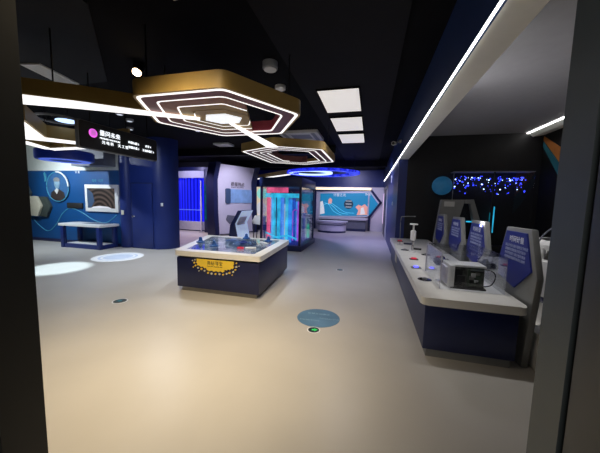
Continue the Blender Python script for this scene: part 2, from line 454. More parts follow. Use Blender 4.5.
# angular lamp on the left, half behind the entrance wall
def strip_lamp(label, segs, walls, anchors):
    t = thing('angular_lamp', (segs[0][0][0], segs[0][0][1], 2.7), label, 'ceiling lamp', 'gold angular lamps on the left')
    for s_ in segs: MB().prism(s_, 'z', 2.69, 2.72).build('light_panel', 'led_bar', t)
    for w in walls: MB().prism(w, 'z', 2.72, 2.95).build('side_wall', 'gold', t)
    rods(t, anchors, 2.85)
    return t
def offs(a, b, d):
    a = Vector(a); b = Vector(b); e = (b-a).normalized(); n = Vector((-e.y, e.x))*d
    return [tuple(a), tuple(b), tuple(b+n), tuple(a+n)]
strip_lamp('gold angular ceiling lamp with wide white underside at the left entrance edge',
           [[(-4.96, 2.91), (-6.03, 3.88), (-6.52, 3.81), (-5.3, 2.7)], [(-6.03, 3.88), (-5.68, 4.42), (-5.80, 4.56), (-6.52, 3.81)], [(-5.68, 4.42), (-4.6, 4.42), (-4.6, 4.50), (-5.80, 4.56)]],
           [offs((-4.96, 2.91), (-6.03, 3.88), -.04), offs((-6.03, 3.88), (-5.68, 4.42), -.04), offs((-5.68, 4.42), (-4.6, 4.42), -.04)],
           [(-6.0, 3.87), (-5.0, 2.93), (-4.7, 4.41)])
strip_lamp('gold angular ceiling lamp just below and behind the wider one by the hanging sign',
           [[(-6.86, 4.10), (-7.30, 4.80), (-7.40, 4.74), (-7.0, 4.0)], [(-7.30, 4.80), (-5.2, 4.72), (-5.2, 4.80), (-7.36, 4.92)]],
           [offs((-6.90, 4.10), (-7.28, 4.78), -.04), offs((-7.28, 4.78), (-5.2, 4.69), -.04)], [(-7.2, 4.7), (-5.4, 4.68)])
# tapered light beams
t = thing('light_beam', (-3.0, 2.6, 2.68), 'wide white light beam with gold side running left from the hexagon hub', 'light', 'tapered white light beams')
MB().prism([(-2.18, 3.17), (-2.24, 3.25), (-2.90, 2.87), (-3.44, 2.55), (-3.93, 2.30), (-4.9, 1.80), (-4.6, 1.44), (-3.60, 2.11), (-3.21, 2.38), (-2.77, 2.74)], 'z', 2.668, 2.684).build('light_panel', 'led_bar', t)
MB().prism([(-2.66, 2.83), (-2.72, 2.94), (-3.44, 2.54), (-3.93, 2.28), (-4.88, 1.79), (-4.6, 1.46), (-3.60, 2.12), (-3.21, 2.39), (-2.80, 2.725)], 'z', 2.685, 2.86).build('side_wall', 'gold', t)
rods(t, [(-3.4, 2.3), (-4.6, 1.6)], 2.85)
t = thing('light_beam', (-1.9, 4.3, 2.68), 'white light beam joining the two gold hexagonal lamps', 'light', 'tapered white light beams')
MB().prism([(-1.93, 3.46), (-1.88, 3.46), (-1.80, 5.15), (-2.03, 5.15)], 'z', 2.668, 2.684).build('light_panel', 'led_bar', t)
rods(t, [(-1.9, 4.7)], 2.685)
# far gold bar
t = thing('light_bar', (-4.6, 12.1, 2.7), 'gold bar light hanging above the glass tank at the back', 'light')
MB().prism([(-5.9, 13.36), (-3.4, 10.95), (-3.3, 11.05), (-5.8, 13.46)], 'z', 2.72, 2.9).build('side_wall', 'gold', t)
MB().prism([(-5.9, 13.36), (-3.4, 10.95), (-3.3, 11.05), (-5.8, 13.46)], 'z', 2.69, 2.72).build('light_panel', 'led_bar', t)
rods(t, [(-5.2, 12.75), (-3.9, 11.5)], 2.9)

# blue halo rings
def circ(cx, cy, r, n=48, sy=1.): return [(cx+r*cos(2*pi*i/n), cy+sy*r*sin(2*pi*i/n)) for i in range(n)]
t = thing('halo_ring', (-1.88, 10.75, 2.7), 'glowing blue speckled ring hanging from the ceiling before the back exhibit', 'ceiling lamp', 'blue ring lamps')
MB().ring(circ(-1.88, 10.75, 1.43), circ(-1.88, 10.75, 1.08), 2.70, 2.78).build('ring', 'ring_speckle', t)
MB().ring(circ(-2.35, 10.6, .86), circ(-2.35, 10.6, .70), 2.70, 2.76).build('inner_ring', 'ring_core', t)
MB().box(-3.2, -.6, 10.68, 10.76, 2.76, 2.79).build('crossbar', 'rod', t)
rods(t, [(-3.1, 10.75), (-.66, 10.75), (-1.88, 12.0), (-1.88, 9.5)], 2.78)
t = thing('halo_disc', (-8.2, 5.75, 2.58), 'navy disc lamp hanging in front of the mural wall', 'ceiling lamp', 'blue ring lamps')
MB().lathe([(.62, 0), (.64, .03), (.64, .23), (.62, .25)], (-8.2, 5.75, 2.58), 56).build('drum', 'disc_blue', t)
MB().ring(circ(-8.2, 5.75, .55), circ(-8.2, 5.75, .36), 2.565, 2.58).build('light_line', 'disc_glow', t)
rods(t, [(-8.5, 5.75), (-7.9, 5.75)], 2.8)
t = thing('halo_ring', (-5.75, 3.95, 3.04), 'thin grey ring lamp with bright blue core above the angular lamps', 'ceiling lamp', 'blue ring lamps')
MB().ring(circ(-5.75, 3.95, .36), circ(-5.75, 3.95, .325), 3.04, 3.07).build('ring', 'vent_grey', t)
MB().sphere((-5.66, 4.02, 3.04), .17, (1, 1, .16)).build('core', 'ring_core', t)
MB().tube([(-6.08, 3.95, 3.06), (-5.75, 3.97, 3.05), (-5.42, 3.95, 3.06)], .010).build('crossbar', 'rod', t)
rods(t, [(-5.98, 3.96), (-5.55, 3.96)], 3.05)

# ------------------------------------------------------------------ ceiling fittings
zc = 3.405
t = None
for i, (y, lab) in enumerate([(4.97, 'nearest of three square white ceiling panel lights'), (6.43, 'middle of three white ceiling panel lights'), (7.86, 'farthest of three white ceiling panel lights, by the blue bulkhead')]):
    if t is None:
        t = p0 = thing('panel_light', (-.585, y, zc), lab, 'ceiling light', 'white ceiling panel lights')
        MB().box(-.91, -.26, y-.55, y+.55, zc-.02, zc-.005).build('diffuser', 'panel_white', t)
        MB().ring([(-.93, y-.57), (-.24, y-.57), (-.24, y+.57), (-.93, y+.57)], [(-.91, y-.55), (-.26, y-.55), (-.26, y+.55), (-.91, y+.55)], zc-.025, zc).build('frame', 'ceiling_black', t)
    else:
        c = copy_tree(p0, None, (0, y-4.97, 0)); tag(c, lab, 'ceiling light', 'white ceiling panel lights')
t = thing('air_vent', (-1.92, 7.46, 3.35), 'square white air conditioning cassette beside the smaller hexagonal lamp', 'vent')
MB().ring([(-2.45, 6.96), (-1.40, 6.96), (-1.40, 7.96), (-2.45, 7.96)], [(-2.2, 7.18), (-1.65, 7.18), (-1.65, 7.74), (-2.2, 7.74)], 3.38, CZ).build('frame', 'vent_white', t)
MB().box(-2.2, -1.65, 7.18, 7.74, 3.40, CZ).build('grille', 'vent_grey', t)
MB().box(-2.36, -2.26, 7.05, 7.87, 3.37, 3.385).build('louvre', 'vent_grey', t)
MB().box(-1.59, -1.49, 7.05, 7.87, 3.37, 3.385).build('louvre', 'vent_grey', t)
t = thing('air_vent', (-4.65, 3.1, 3.4), 'narrow white slotted air vent on the dark ceiling at upper left', 'vent')
q = [(-4.69, 2.78), (-4.42, 2.84), (-4.56, 3.46), (-4.86, 3.40)]; qi = inset(q, .035)
MB().ring(q, qi, 3.39, 3.41).build('frame', 'vent_white', t)
for k in range(5):
    a = Vector(qi[0]).lerp(Vector(qi[1]), (k+.5)/5); b = Vector(qi[3]).lerp(Vector(qi[2]), (k+.5)/5)
    MB().prism([(a.x-.018, a.y), (a.x+.018, a.y), (b.x+.018, b.y), (b.x-.018, b.y)], 'z', 3.395, 3.41).build('slat', 'vent_white', t)
t = thing('air_vent', (-4.4, 8.3, 3.4), 'small pale vent on the ceiling above the white chevron panel', 'vent')
MB().box(-5.1, -4.55, 8.1, 8.5, 3.40, CZ).build('frame', 'vent_white', t)
t = thing('ceiling_speaker', (-1.37, 3.54, 3.35), 'grey drum ceiling speaker above the large hexagonal lamp', 'speaker')
MB().lathe([(.085, 0), (.10, .012), (.10, .09)], (-1.37, 3.54, 3.36)).build('body', 'vent_grey', t)
MB().cyl((-1.37, 3.54, 3.352), (-1.37, 3.54, 3.365), .082).build('grille', 'vent_white', t)
t = thing('smoke_detector', (-1.48, 4.3, 3.38), 'small white smoke detector near the right end of the large hexagonal lamp', 'detector')
MB().lathe([(.045, -.02), (.085, 0), (.085, .05)], (-1.48, 4.28, 3.40)).build('body', 'white_paint', t)
t = thing('track_spotlight', (-3.14, 3.16, 3.3), 'bright warm ceiling spotlight left of the large hexagonal lamp', 'spotlight')
MB().cyl((-3.14, 3.22, 3.45), (-3.12, 3.14, 3.31), .075, .065).build('can', 'rod', t)
MB().cyl((-3.12, 3.14, 3.312), (-3.117, 3.128, 3.292), .055, .05).build('lens', 'spot_warm', t)
def downlight(x, y, label, m='spot_dim'):
    t = thing('downlight', (x, y, 3.4), label, 'spotlight', 'small ceiling downlights')
    MB().lathe([(.06, 0), (.075, .0), (.085, .02), (.085, .05)], (x, y, 3.40)).build('trim_ring', 'vent_grey', t)
    MB().cyl((x, y, 3.392), (x, y, 3.402), .055).build('lens', m, t)
for x, y, l in [(-5.83, 4.33, 'small downlight on the black ceiling left of the hanging sign'), (-5.34, 4.88, 'small downlight on the black ceiling behind the top edge of the hanging sign'),
                (-5.57, 5.35, 'small downlight just past the one behind the hanging sign'), (-6.24, 6.0, 'farthest small downlight above the hanging sign'),
                (-4.5, 6.43, 'small downlight on the black ceiling beyond the large hexagonal lamp'), (-4.9, 9.9, 'small downlight on the ceiling before the white chevron panel')]:
    downlight(x, y, l)
t = thing('cctv_camera', (.6, 7.2, 3.05), 'small grey security camera on the blue bulkhead by the counter lamp line', 'camera')
MB().cyl((.662, 7.2, 3.14), (.60, 7.2, 3.14), .05).tube([(.61, 7.2, 3.14), (.55, 7.2, 3.12), (.53, 7.17, 3.10)], .015).build('bracket', 'vent_grey', t)
MB().cyl((.52, 7.24, 3.10), (.46, 7.02, 3.06), .045, .05).build('body', 'vent_white', t)
MB().cyl((.46, 7.02, 3.06), (.457, 7.01, 3.058), .035).build('lens', 'rubber', t)
tag(MB().box(-1.78, -1.62, 2.14, 2.22, 3.385, CZ, .01).build('sensor_box', 'vent_white'), 'little pale sensor box on the black ceiling at the top of the photo', 'detector')

# hanging sign, its face looking along +X
t = thing('hanging_sign', (-4.0, 3.73, 2.34), 'black hanging direction sign with pink round icon and white lettering', 'sign')
sp = rounded([(3.02, 2.34), (4.44, 2.34), (4.44, 2.71), (3.02, 2.71)], .03)
sgn = MB().prism(sp, 'x', -4.09, -4.01).build('panel', 'rubber', t)
MB().prism(rounded([(3.005, 2.325), (4.455, 2.325), (4.455, 2.72), (3.005, 2.72)], .035), 'x', -4.085, -4.03).build('rim', 'vent_grey', t)
ico = MB().cyl((-4.012, 3.205, 2.562), (-4.004, 3.205, 2.562), .062, seg=28).build('round_icon', 'sign_pink', t)
YX, ZX = (0, 1, 0), (0, 0, 1)
text('icon_text', '展', .08, 'text_white', (-4.0, 3.205, 2.562), YX, ZX, ico, align='CENTER')
text('title', '量问未来', .088, 'sign_text', (-4.0, 3.30, 2.588), YX, ZX, sgn)
text('subtitle', 'MEASURE THE FUTURE', .034, 'sign_text', (-4.0, 3.30, 2.515), YX, ZX, sgn)
text('hall_text', '光 电 科', .055, 'sign_text', (-4.0, 3.33, 2.455), YX, ZX, sgn)
text('hall_text', '天 工 馆', .055, 'sign_text', (-4.0, 3.60, 2.455), YX, ZX, sgn)
for yy, zz, b in [(3.80, 2.555, '科普长廊 2'), (3.80, 2.475, '智慧计量 3'), (4.16, 2.555, '科学 4'), (4.09, 2.475, '互动体验厅 5')]:
    text('direction_text', b, .046, 'sign_text', (-4.0, yy, zz), YX, ZX, sgn)
rods(t, [(-4.05, 3.2), (-4.05, 4.25)], 2.70)

# ------------------------------------------------------------------ mural wall fittings
def ywall_poly(pts): return pts
t = thing('portrait_roundel', (-10.38, 6.98, 1.4), 'round blue portrait of a dark-coated person on the mural wall', 'portrait')
C = (-10.38, 1.91)
MB().cyl((C[0], 6.995, C[1]), (C[0], 6.965, C[1]), .50, seg=48).build('disc', 'portrait_bg', t)
def arc(c, r, a0, a1, y, n=24): return [(c[0]+r*cos(radians(a0+(a1-a0)*i/n)), y, c[1]+r*sin(radians(a0+(a1-a0)*i/n))) for i in range(n+1)]
MB().tube(arc(C, .50, 92, 368, 6.96, 40), .016).build('rim', 'mural_line', t)
MB().tube(arc(C, .50, 2, 92, 6.955), .026).build('pale_rim', 'white_paint', t)  # paler, thicker stretch of the rim at upper right
MB().sphere((-10.40, 6.962, 2.03), .13, (1, .25, 1.4)).box(-10.46, -10.34, 6.950, 6.964, 1.74, 1.90, .01).sphere((-10.40, 6.932, 2.0), .022, (1, 1, 1.6), 10, 8).build('head', 'skin_pale', t)
MB().sphere((-10.40, 6.956, 2.14), .145, (1, .22, .62)).build('hair', 'vent_grey', t)
MB().prism([(-10.70, 1.55), (-10.50, 1.45), (-10.25, 1.44), (-10.06, 1.55), (-10.10, 1.72), (-10.30, 1.82), (-10.40, 1.68), (-10.52, 1.80), (-10.66, 1.72)], 'y', 6.946, 6.966).build('coat', 'ink', t)
MB().prism([(-10.50, 1.78), (-10.40, 1.66), (-10.31, 1.80), (-10.40, 1.86)], 'y', 6.940, 6.950).build('collar', 'vent_white', t)
tag(MB().prism([(-11.02, 2.36), (-10.98, 2.40), (-10.92, 2.34), (-10.90, 2.22), (-10.94, 2.10), (-11.0, 2.08), (-10.98, 2.2), (-11.0, 2.3)], 'y', 6.975, 6.998).build('crescent_decal', 'mural_line'), 'small teal crescent shape upper left of the round portrait', 'wall decal')
def hexplaque(cx, cz, r, y0, y1, m, label):
    t = tag(MB().prism(hexpts(cx, cz, r), 'y', y0, y1, .015).build('hexagon_plaque', m), label, 'wall plaque', 'hexagon plaques on the mural wall')
hexplaque(-11.10, 1.22, .40, 6.90, 6.995, 'olive_dark', 'dark olive hexagon wall plaque behind the cream one')
hexplaque(-11.40, 1.23, .40, 6.82, 6.90, 'cream', 'cream hexagon wall plaque on the left mural')
hexplaque(-12.05, 1.68, .42, 6.90, 6.995, 'grey_green', 'grey green hexagon wall plaque above the cream one')
tag(MB().box(-10.0, -9.32, 6.955, 6.998, 1.20, 1.38, .008).build('name_plate', 'rubber'), 'black oblong label plate on the wall between the portrait and screen', 'sign')
t = thing('wall_screen', (-8.53, 6.98, 1.1), 'white framed wall screen showing a brown tunnel picture over the table', 'screen')
MB().box(-9.150, -7.790, 6.93, 6.995, 1.12, 2.0, .01).build('frame', 'white_paint', t)
MB().box(-9.030, -7.910, 6.922, 6.932, 1.24, 1.88).build('picture', 'tv_picture', t)
MB().prism([(-8.890, 1.24), (-8.040, 1.24), (-8.190, 1.29), (-8.540, 1.31), (-8.790, 1.28)], 'y', 6.918, 6.922).build('bright_arc', 'mural_pale', t)
MB().prism([(-9.030, 1.24), (-8.890, 1.24), (-8.740, 1.45), (-8.790, 1.7), (-9.030, 1.88)], 'y', 6.919, 6.922).build('blue_patch', 'tablet_dark', t)
t = thing('wall_caption', (-8.6, 6.99, 2.2), 'tiny white caption on the mural above the framed screen', 'lettering')
text('caption', '探索 · 科学', .1, 'mural_line', (-8.9, 6.992, 2.12), (1, 0, 0), (0, 0, 1), t)
text('caption', '计 量', .09, 'text_white', (-9.6, 6.992, 2.40), (1, 0, 0), (0, 0, 1), t)

t = thing('activity_table', (-8.7, 6.65, 0), 'navy framed table with a white top below the wall screen', 'table')
MB().box(-9.480, -7.790, 6.30, 6.95, .68, .76, .012).build('tabletop', 'white_paint', t)
MB().prism([(-8.830, 6.55), (-7.930, 6.55), (-7.930, 6.85), (-8.680, 6.85)], 'z', .76, .765).build('inset_panel', 'tablet_dark', t)
for x in (-9.370, -7.920):
    for y in (6.37, 6.88): MB().box(x-.06, x+.06, y-.05, y+.05, 0, .68, .005).build('leg', 'navy_wall', t)
MB().box(-9.310, -7.980, 6.34, 6.42, .0, .12).box(-9.310, -7.980, 6.84, 6.92, .0, .12).box(-9.410, -9.330, 6.42, 6.84, .0, .12).box(-7.960, -7.880, 6.42, 6.84, .0, .12).build('stretcher', 'navy_wall', t)
MB().box(-9.330, -7.960, 6.42, 6.84, .04, .135).build('lower_shelf', 'white_paint', t)

# ------------------------------------------------------------------ floor stickers and painted gobo ring
def disc(name, x, y, r, m, label, z1=.003):
    return tag(MB().cyl((x, y, 0), (x, y, z1), r, seg=56).build(name, m), label, 'floor sticker')
t = thing('floor_circle', (-6.56, 5.78, 0), 'round white ringed gobo light painted on the floor in front of the navy door', 'floor sticker')  # projected light ring, painted as pale rings and disc on the floor
MB().ring(circ(-6.56, 5.78, .60), circ(-6.56, 5.78, .46), 0, .004).build('outer_ring', 'sticker_gobo_white', t)
MB().cyl((-6.56, 5.78, 0), (-6.56, 5.78, .003), .46, seg=48).build('disc', 'gobo_lilac', t)
MB().ring(circ(-6.56, 5.78, .40), circ(-6.56, 5.78, .35), .002, .0045).build('inner_ring', 'sticker_gobo_white', t)
t = thing('floor_circle', (-.63, 3.64, 0), 'round blue floor sticker with pale lettering near the island', 'floor sticker')
MB().cyl((-.64, 3.65, 0), (-.64, 3.65, .003), .30, seg=56).build('disc', 'sticker_blue', t)
text('lettering', '智慧互动展区', .055, 'sticker_line', (-.82, 3.76, .003), (1, .05, 0), (0, 1, 0), t, .0005)
text('lettering', 'INTERACTIVE', .045, 'sticker_line', (-.62, 3.63, .003), (1, .05, 0), (0, 1, 0), t, .0005)
text('lettering', 'EXHIBITION', .050, 'sticker_line', (-.88, 3.53, .003), (1, .05, 0), (0, 1, 0), t, .0005)
def arrow_sticker(x, y, r, rot, label, green):
    t = thing('exit_sticker', (x, y, 0), label, 'floor sticker', 'small green exit arrows on the floor')
    MB().cyl((x, y, 0), (x, y, .003), r, seg=32).build('rim', 'sticker_gobo_white', t)
    MB().cyl((x, y, .0005), (x, y, .0038), r*.84, seg=32).build('disc', 'sticker_black', t)
    c, s_ = cos(rot), sin(rot)
    P = [(-.3, -.22), (.1, -.22), (.1, -.5), (.62, 0), (.1, .5), (.1, .22), (-.3, .22)]
    MB().prism([(x+r*(c*a-s_*b), y+r*(s_*a+c*b)) for a, b in P], 'z', .003, .0045).build('arrow', green, t)
arrow_sticker(-.63, 3.27, .085, .2, 'small green arrow floor sticker just below the blue round one', 'sticker_green')
arrow_sticker(-3.75, 3.3, .11, 2.6, 'small dark green arrow floor sticker left of the island', 'teal_paint')
arrow_sticker(-.64, 6.43, .09, 1.2, 'small floor sticker beside the glass tank, past the island', 'teal_paint')

# ------------------------------------------------------------------ display island
t = thing('display_island', (-2.58, 5.2, 0), 'low navy display island with white rim, glass top and yellow front plaque', 'display table')
IS = [(-3.275, 3.96), (-1.66, 3.96), (-1.76, 5.90), (-3.88, 5.90)]
isl = lambda d: inset(IS, d)
MB().prism(isl(.10), 'z', 0, .085).build('plinth', 'steel', t)
MB().prism(isl(.035), 'z', .085, .61, .01).build('body', 'navy_dark', t)
MB().prism(isl(.07), 'z', .61, .645).build('shadow_gap', 'rubber', t)
op = rounded(isl(0), .07, 5); ip = rounded(isl(.17), .04, 5)
MB().ring(op, ip, .645, .735).build('rim', 'white_solid', t)
MB().prism(ip, 'z', .645, .70).build('map_screen', 'map_surface', t)
MB().prism(ip, 'z', .727, .735).build('glass_top', 'glass', t)
pl = [(-2.90, .575), (-2.06, .575), (-2.06, .52), (-2.08, .50), (-2.06, .47), (-2.09, .43), (-2.12, .44), (-2.15, .405), (-2.19, .42), (-2.22, .39), (-2.26, .41), (-2.27, .365), (-2.31, .345), (-2.35, .365), (-2.40, .345),
      (-2.45, .365), (-2.50, .345), (-2.55, .365), (-2.60, .35), (-2.66, .365), (-2.68, .41), (-2.72, .395), (-2.75, .43), (-2.80, .415), (-2.84, .445), (-2.89, .44), (-2.88, .48), (-2.91, .50), (-2.89, .53)]
SX = lambda x: -2.49+(x+2.48)*.84
SZ = lambda q: .61-(.575-q)*.86
pl = [(SX(x), SZ(q)) for x, q in pl]
pq = MB().prism(pl, 'y', 3.978, 4.0).build('plaque', 'yellow', t)
text('plaque_title', '奥秘寻宝', .075, 'ink', (-2.49, 3.977, .55), (1, 0, 0), (0, 0, 1), pq, .001, 'CENTER')
text('plaque_subtitle', 'THE SECRET TREASURE HUNT', .022, 'ink', (-2.49, 3.977, .497), (1, 0, 0), (0, 0, 1), pq, .001, 'CENTER')
for k, (x, zz, r) in enumerate([(-2.94, .55, .018), (-2.955, .49, .022), (-3.0, .53, .014), (-2.93, .435, .02), (-2.87, .39, .022), (-2.79, .375, .024), (-2.72, .345, .02), (-2.64, .31, .022), (-2.56, .30, .024), (-2.47, .30, .022), (-2.38, .305, .024),
                             (-2.30, .30, .02), (-2.22, .325, .02), (-2.16, .35, .024), (-2.08, .375, .022), (-2.03, .42, .02), (-2.01, .48, .024), (-2.01, .55, .018), (-1.95, .50, .014), (-2.98, .40, .014), (-2.85, .33, .013), (-2.10, .31, .013)]):
    MB().prism(hexpts(SX(x), SZ(zz), r*.8, pi/6), 'y', 3.980, 4.0).build('hexagon_dot', 'yellow' if k % 2 else 'cream', t)
def cone(x, y, label):
    t = thing('blue_marker', (x, y, .735), label, 'game piece', 'blue markers on the island')
    MB().lathe([(.085, 0), (.085, .018), (.055, .03)], (x, y, .735), 24).build('base', 'cone_blue', t)
    MB().lathe([(.05, 0), (.035, .03), (.03, .05)], (x, y, .763), 24).sphere((x, y, .82), .032, u=16, v=10).build('knob', 'cone_blue', t)
cone(-3.36, 4.85, 'blue knob marker at the left rim of the island')
cone(-2.86, 4.55, 'blue knob marker near the front of the island glass')
cone(-2.75, 5.72, 'blue knob marker at the back edge of the island glass')
cone(-2.12, 5.50, 'blue knob marker on the right of the island by the glass tank')
# pieces under the glass are on it: a clear dome, a few models
t = thing('clear_dome', (-2.45, 4.95, .735), 'clear round dome in the middle of the island top', 'dome')
MB().sphere((-2.45, 4.95, .735), .28, (1, 1, .38), 32, 16).clip(Vector((0, 0, .735)), Vector((0, 0, -1))).build('shell', 'glass_dark', t)
MB().lathe([(.285, 0), (.285, .012)], (-2.45, 4.95, .735), 40).build('base_ring', 'glass', t)
MB().lathe([(.05, 0), (.09, .03), (.03, .07)], (-2.45, 4.95, .745), 20).build('core', 'disc_blue', t)
def blk(x, y, a, m, label, sx=.12, sy=.05, sz=.03):
    o = MB().box(x-sx/2, x+sx/2, y-sy/2, y+sy/2, .735, .735+sz, .006).build('game_tile', m); o.rotation_euler.z = a
    tag(o, label, 'game piece', 'small tiles on the island')
blk(-2.10, 4.55, .4, 'white_paint', 'small white tile near the front right corner of the island glass', .2, .08)
blk(-2.28, 4.50, .2, 'red_btn', 'tiny red tile beside the clear dome on the island')
blk(-2.1, 5.2, -.6, 'white_paint', 'white slip tile towards the back right of the island glass', .26, .05)
blk(-2.95, 5.35, .9, 'cone_blue', 'flat blue tile on the left half of the island glass', .22, .12, .012)

# ------------------------------------------------------------------ long counter on the right
t = thing('exhibit_counter', (1.05, 5.4, 0), 'long navy exhibit counter with a white worktop along the right side', 'counter')
MB().box(.65, 1.44, 3.06, 7.75, 0, .09).build('plinth', 'grey_panel', t)
MB().box(.61, 1.47, 3.03, 7.80, .09, .585, .01).build('body', 'navy', t)
wt = rounded([(.565, 2.99), (1.53, 2.99), (1.53, 7.86), (.565, 7.86)], .07, 5)
MB().prism(wt, 'z', .585, .67, .008).build('worktop', 'white_solid', t)
MB().box(.600, .612, 6.2, 6.52, .32, .52, .004).build('side_label', 'cream', t)
# info boards, hexagonal slabs facing the visitors
def board(Y0, label, group, title):
    """Y0: position of the near vertex; slab lies in a plane of constant X"""
    t = thing('info_board', (1.6, Y0+.45, 0), label, 'information board', group)
    P = [(Y0+.16, 0), (Y0+.05, .95), (Y0+.22, 1.41), (Y0+.72, 1.40), (Y0+.86, 1.0), (Y0+.62, .62), (Y0+.62, 0)]
    MB().prism(P, 'x', 1.56, 1.62, .008).build('slab', 'grey_panel', t)
    Q = [(Y0+.13, 1.00), (Y0+.27, 1.365), (Y0+.68, 1.36), (Y0+.82, 1.00), (Y0+.80, .82), (Y0+.42, .76)]
    bp = MB().prism(Q, 'x', 1.545, 1.56).build('blue_panel', 'board_blue', t)
    YL = (0, -1, 0)
    text('title', title, .075, 'text_white', (1.544, Y0+.60, 1.275), YL, ZX, bp, .001)
    for k, b in enumerate(['展品介绍与操作说明文字内容', '请观察实验现象并思考其中', '的科学原理了解计量的奥秘', '感受精密测量带来的乐趣吧']):
        text('body_text', b, .036, 'text_dim', (1.544, Y0+.68, 1.20-k*.045), YL, ZX, bp, .001)
    return t
B0 = board(2.95, 'nearest blue faced information board standing at the counter end', 'information boards behind the counter', '时间计量')
for dy, lab in [(1.14, 'second blue information board from the counter front end'), (2.17, 'third blue information board along the counter'), (3.32, 'farthest blue information board by the grey arch stand')]:
    c = copy_tree(B0, None, (0, dy, 0)); tag(c, lab, 'information board', 'information boards behind the counter')

# opened device under an acrylic cover
t = thing('opened_device', (1.15, 3.65, .67), 'opened white printer-like device showing dark circuits under the clear cover', 'device')
x0, x1, y0, y1 = .925, 1.30, 3.42, 3.76
MB().box(x0, x0+.055, y0, y1, .67, .94, .008).build('side_plate', 'white_solid', t)
MB().box(x0+.035, x1, y1-.03, y1, .67, .93).build('back_plate', 'white_solid', t)
MB().box(x0+.035, x1+.02, y0+.06, y1-.03, .915, .94, .005).build('top_plate', 'white_solid', t)
MB().box(x0+.055, x1, y0+.055, y1-.03, .68, .915).build('circuit_block', 'circuit', t)
MB().box(x0+.02, x1+.01, y0, y1-.03, .67, .69).build('base_plate', 'rubber', t)
MB().box(x0+.06, x0+.15, y0+.05, y0+.12, .70, .89).box(x0+.09, x0+.17, y0+.02, y0+.12, .75, .82).build('motor_block', 'rubber', t)
cb = MB().box(x0+.20, x1-.03, y0+.04, y0+.05, .70, .90).build('circuit_board', 'circuit_green', t)
for k in range(7):
    xx = x0+.21+random.random()*.08; zz = .72+random.random()*.15
    MB().box(xx, xx+.02+random.random()*.03, y0+.02, y0+.04, zz, zz+.02+random.random()*.03).build('chip', ['rubber', 'steel', 'vent_white'][k % 3], cb)
MB().cyl((x0+.22, y0+.03, .885), (x1-.02, y0+.03, .885), .012).build('roller', 'rubber', t)
MB().tube(smooth_path([(x1-.02, y0+.1, .90), (x1+.06, y0+.02, .90), (x1+.09, y0+.0, .84), (x1+.06, y0+.02, .74), (x1-.02, y0+.06, .70)]), .006).build('cable', 'rubber', t)
# clear cover
t = thing('acrylic_cover', (1.12, 3.75, .67), 'clear acrylic box cover over the opened device on the worktop', 'display cover')
ax0, ax1, ay0, ay1, az = .815, 1.47, 3.36, 4.20, 1.08
MB().box(ax0, ax0+.006, ay0, ay1, .67, az).build('side_pane', 'acrylic', t)
MB().box(ax1-.006, ax1, ay0, ay1, .67, az).build('side_pane', 'acrylic', t)
MB().box(ax0, ax1, ay0, ay0+.006, .67, az).build('end_pane', 'acrylic', t)
MB().box(ax0, ax1, ay1-.006, ay1, .67, az).build('end_pane', 'acrylic', t)
MB().box(ax0, ax1, ay0, ay1, az, az+.006).build('top_pane', 'acrylic', t)
MB().box(ax0-.006, ax0+.006, ay1-.012, ay1, .67, az).box(ax0-.004, ax0+.004, ay0-.004, ay0+.004, .67, az).box(ax0, ax0+.006, ay0, ay1, az, az+.008).build('pane_edge', 'lilac_white', t)
MB().box(.90, .935, 3.50, 3.74, .70, .90, .004).build('frame_card', 'lilac_white', t)
# pump-like instrument
t = thing('pump_instrument', (.85, 5.75, .67), 'tall white pump instrument standing far along the worktop', 'instrument')
MB().lathe([(.07, 0), (.07, .02), (.035, .03)], (.85, 5.75, .67), 24).build('foot', 'white_paint', t)
MB().cyl((.85, 5.75, .70), (.85, 5.75, .90), .022).build('stem', 'chrome', t)
MB().lathe([(.03, 0), (.052, .02), (.052, .19), (.03, .21)], (.85, 5.75, .90), 24).build('barrel', 'white_paint', t)
MB().cyl((.85, 5.75, 1.11), (.85, 5.75, 1.22), .018).lathe([(.07, 0), (.08, .01), (.07, .025)], (.85, 5.75, 1.215), 24).build('plunger', 'white_paint', t)
t = thing('hose_instrument', (1.0, 6.1, .67), 'thin pale bent rod instrument behind the pump on the worktop', 'instrument')
MB().tube(smooth_path([(.70, 6.6, .67), (.69, 6.6, 1.25), (.75, 6.6, 1.33), (1.0, 6.6, 1.34)]), .008).build('rod', 'vent_grey', t)
MB().box(.64, .76, 6.54, 6.66, .67, .69, .004).build('foot', 'vent_white', t)
# small worktop controls
def control(x, y, m, label, name='push_button', r=.035, base='rubber'):
    t = thing(name, (x, y, .67), label, 'button', 'controls on the white worktop')
    MB().box(x-.07, x+.07, y-.055, y+.055, .67, .682, .004).build('base_plate', base, t)
    MB().lathe([(r, 0), (r, .012), (r*.8, .02)], (x, y, .682), 20).build('cap', m, t)
control(.77, 4.99, 'red_btn', 'red push button half way along the worktop edge', r=.05)
control(.76, 7.2, 'red_btn', 'red push button at the far corner of the worktop', r=.05)
control(1.25, 5.3, 'red_btn', 'pink red push button beside the third information board', r=.05)
control(.71, 4.34, 'btn_blue', 'glowing blue push button left of the acrylic cover', r=.032, base='vent_grey')
control(1.40, 4.45, 'btn_blue', 'glowing blue push button behind the acrylic cover', r=.04)
def dial(x, y, label):
    t = thing('silver_dial', (x, y, .67), label, 'dial', 'silver dials on the worktop')
    MB().lathe([(.085, 0), (.085, .008), (.06, .012)], (x, y, .67), 28).build('plate', 'chrome', t)
    MB().lathe([(.03, 0), (.03, .015), (.02, .02)], (x, y, .682), 16).build('knob', 'vent_grey', t)
dial(.715, 3.69, 'silver dial near the front corner of the worktop')
dial(1.06, 5.5, 'silver dial behind the red button in the middle of the worktop')
dial(.73, 5.9, 'silver dial on the far half of the worktop by the pump')
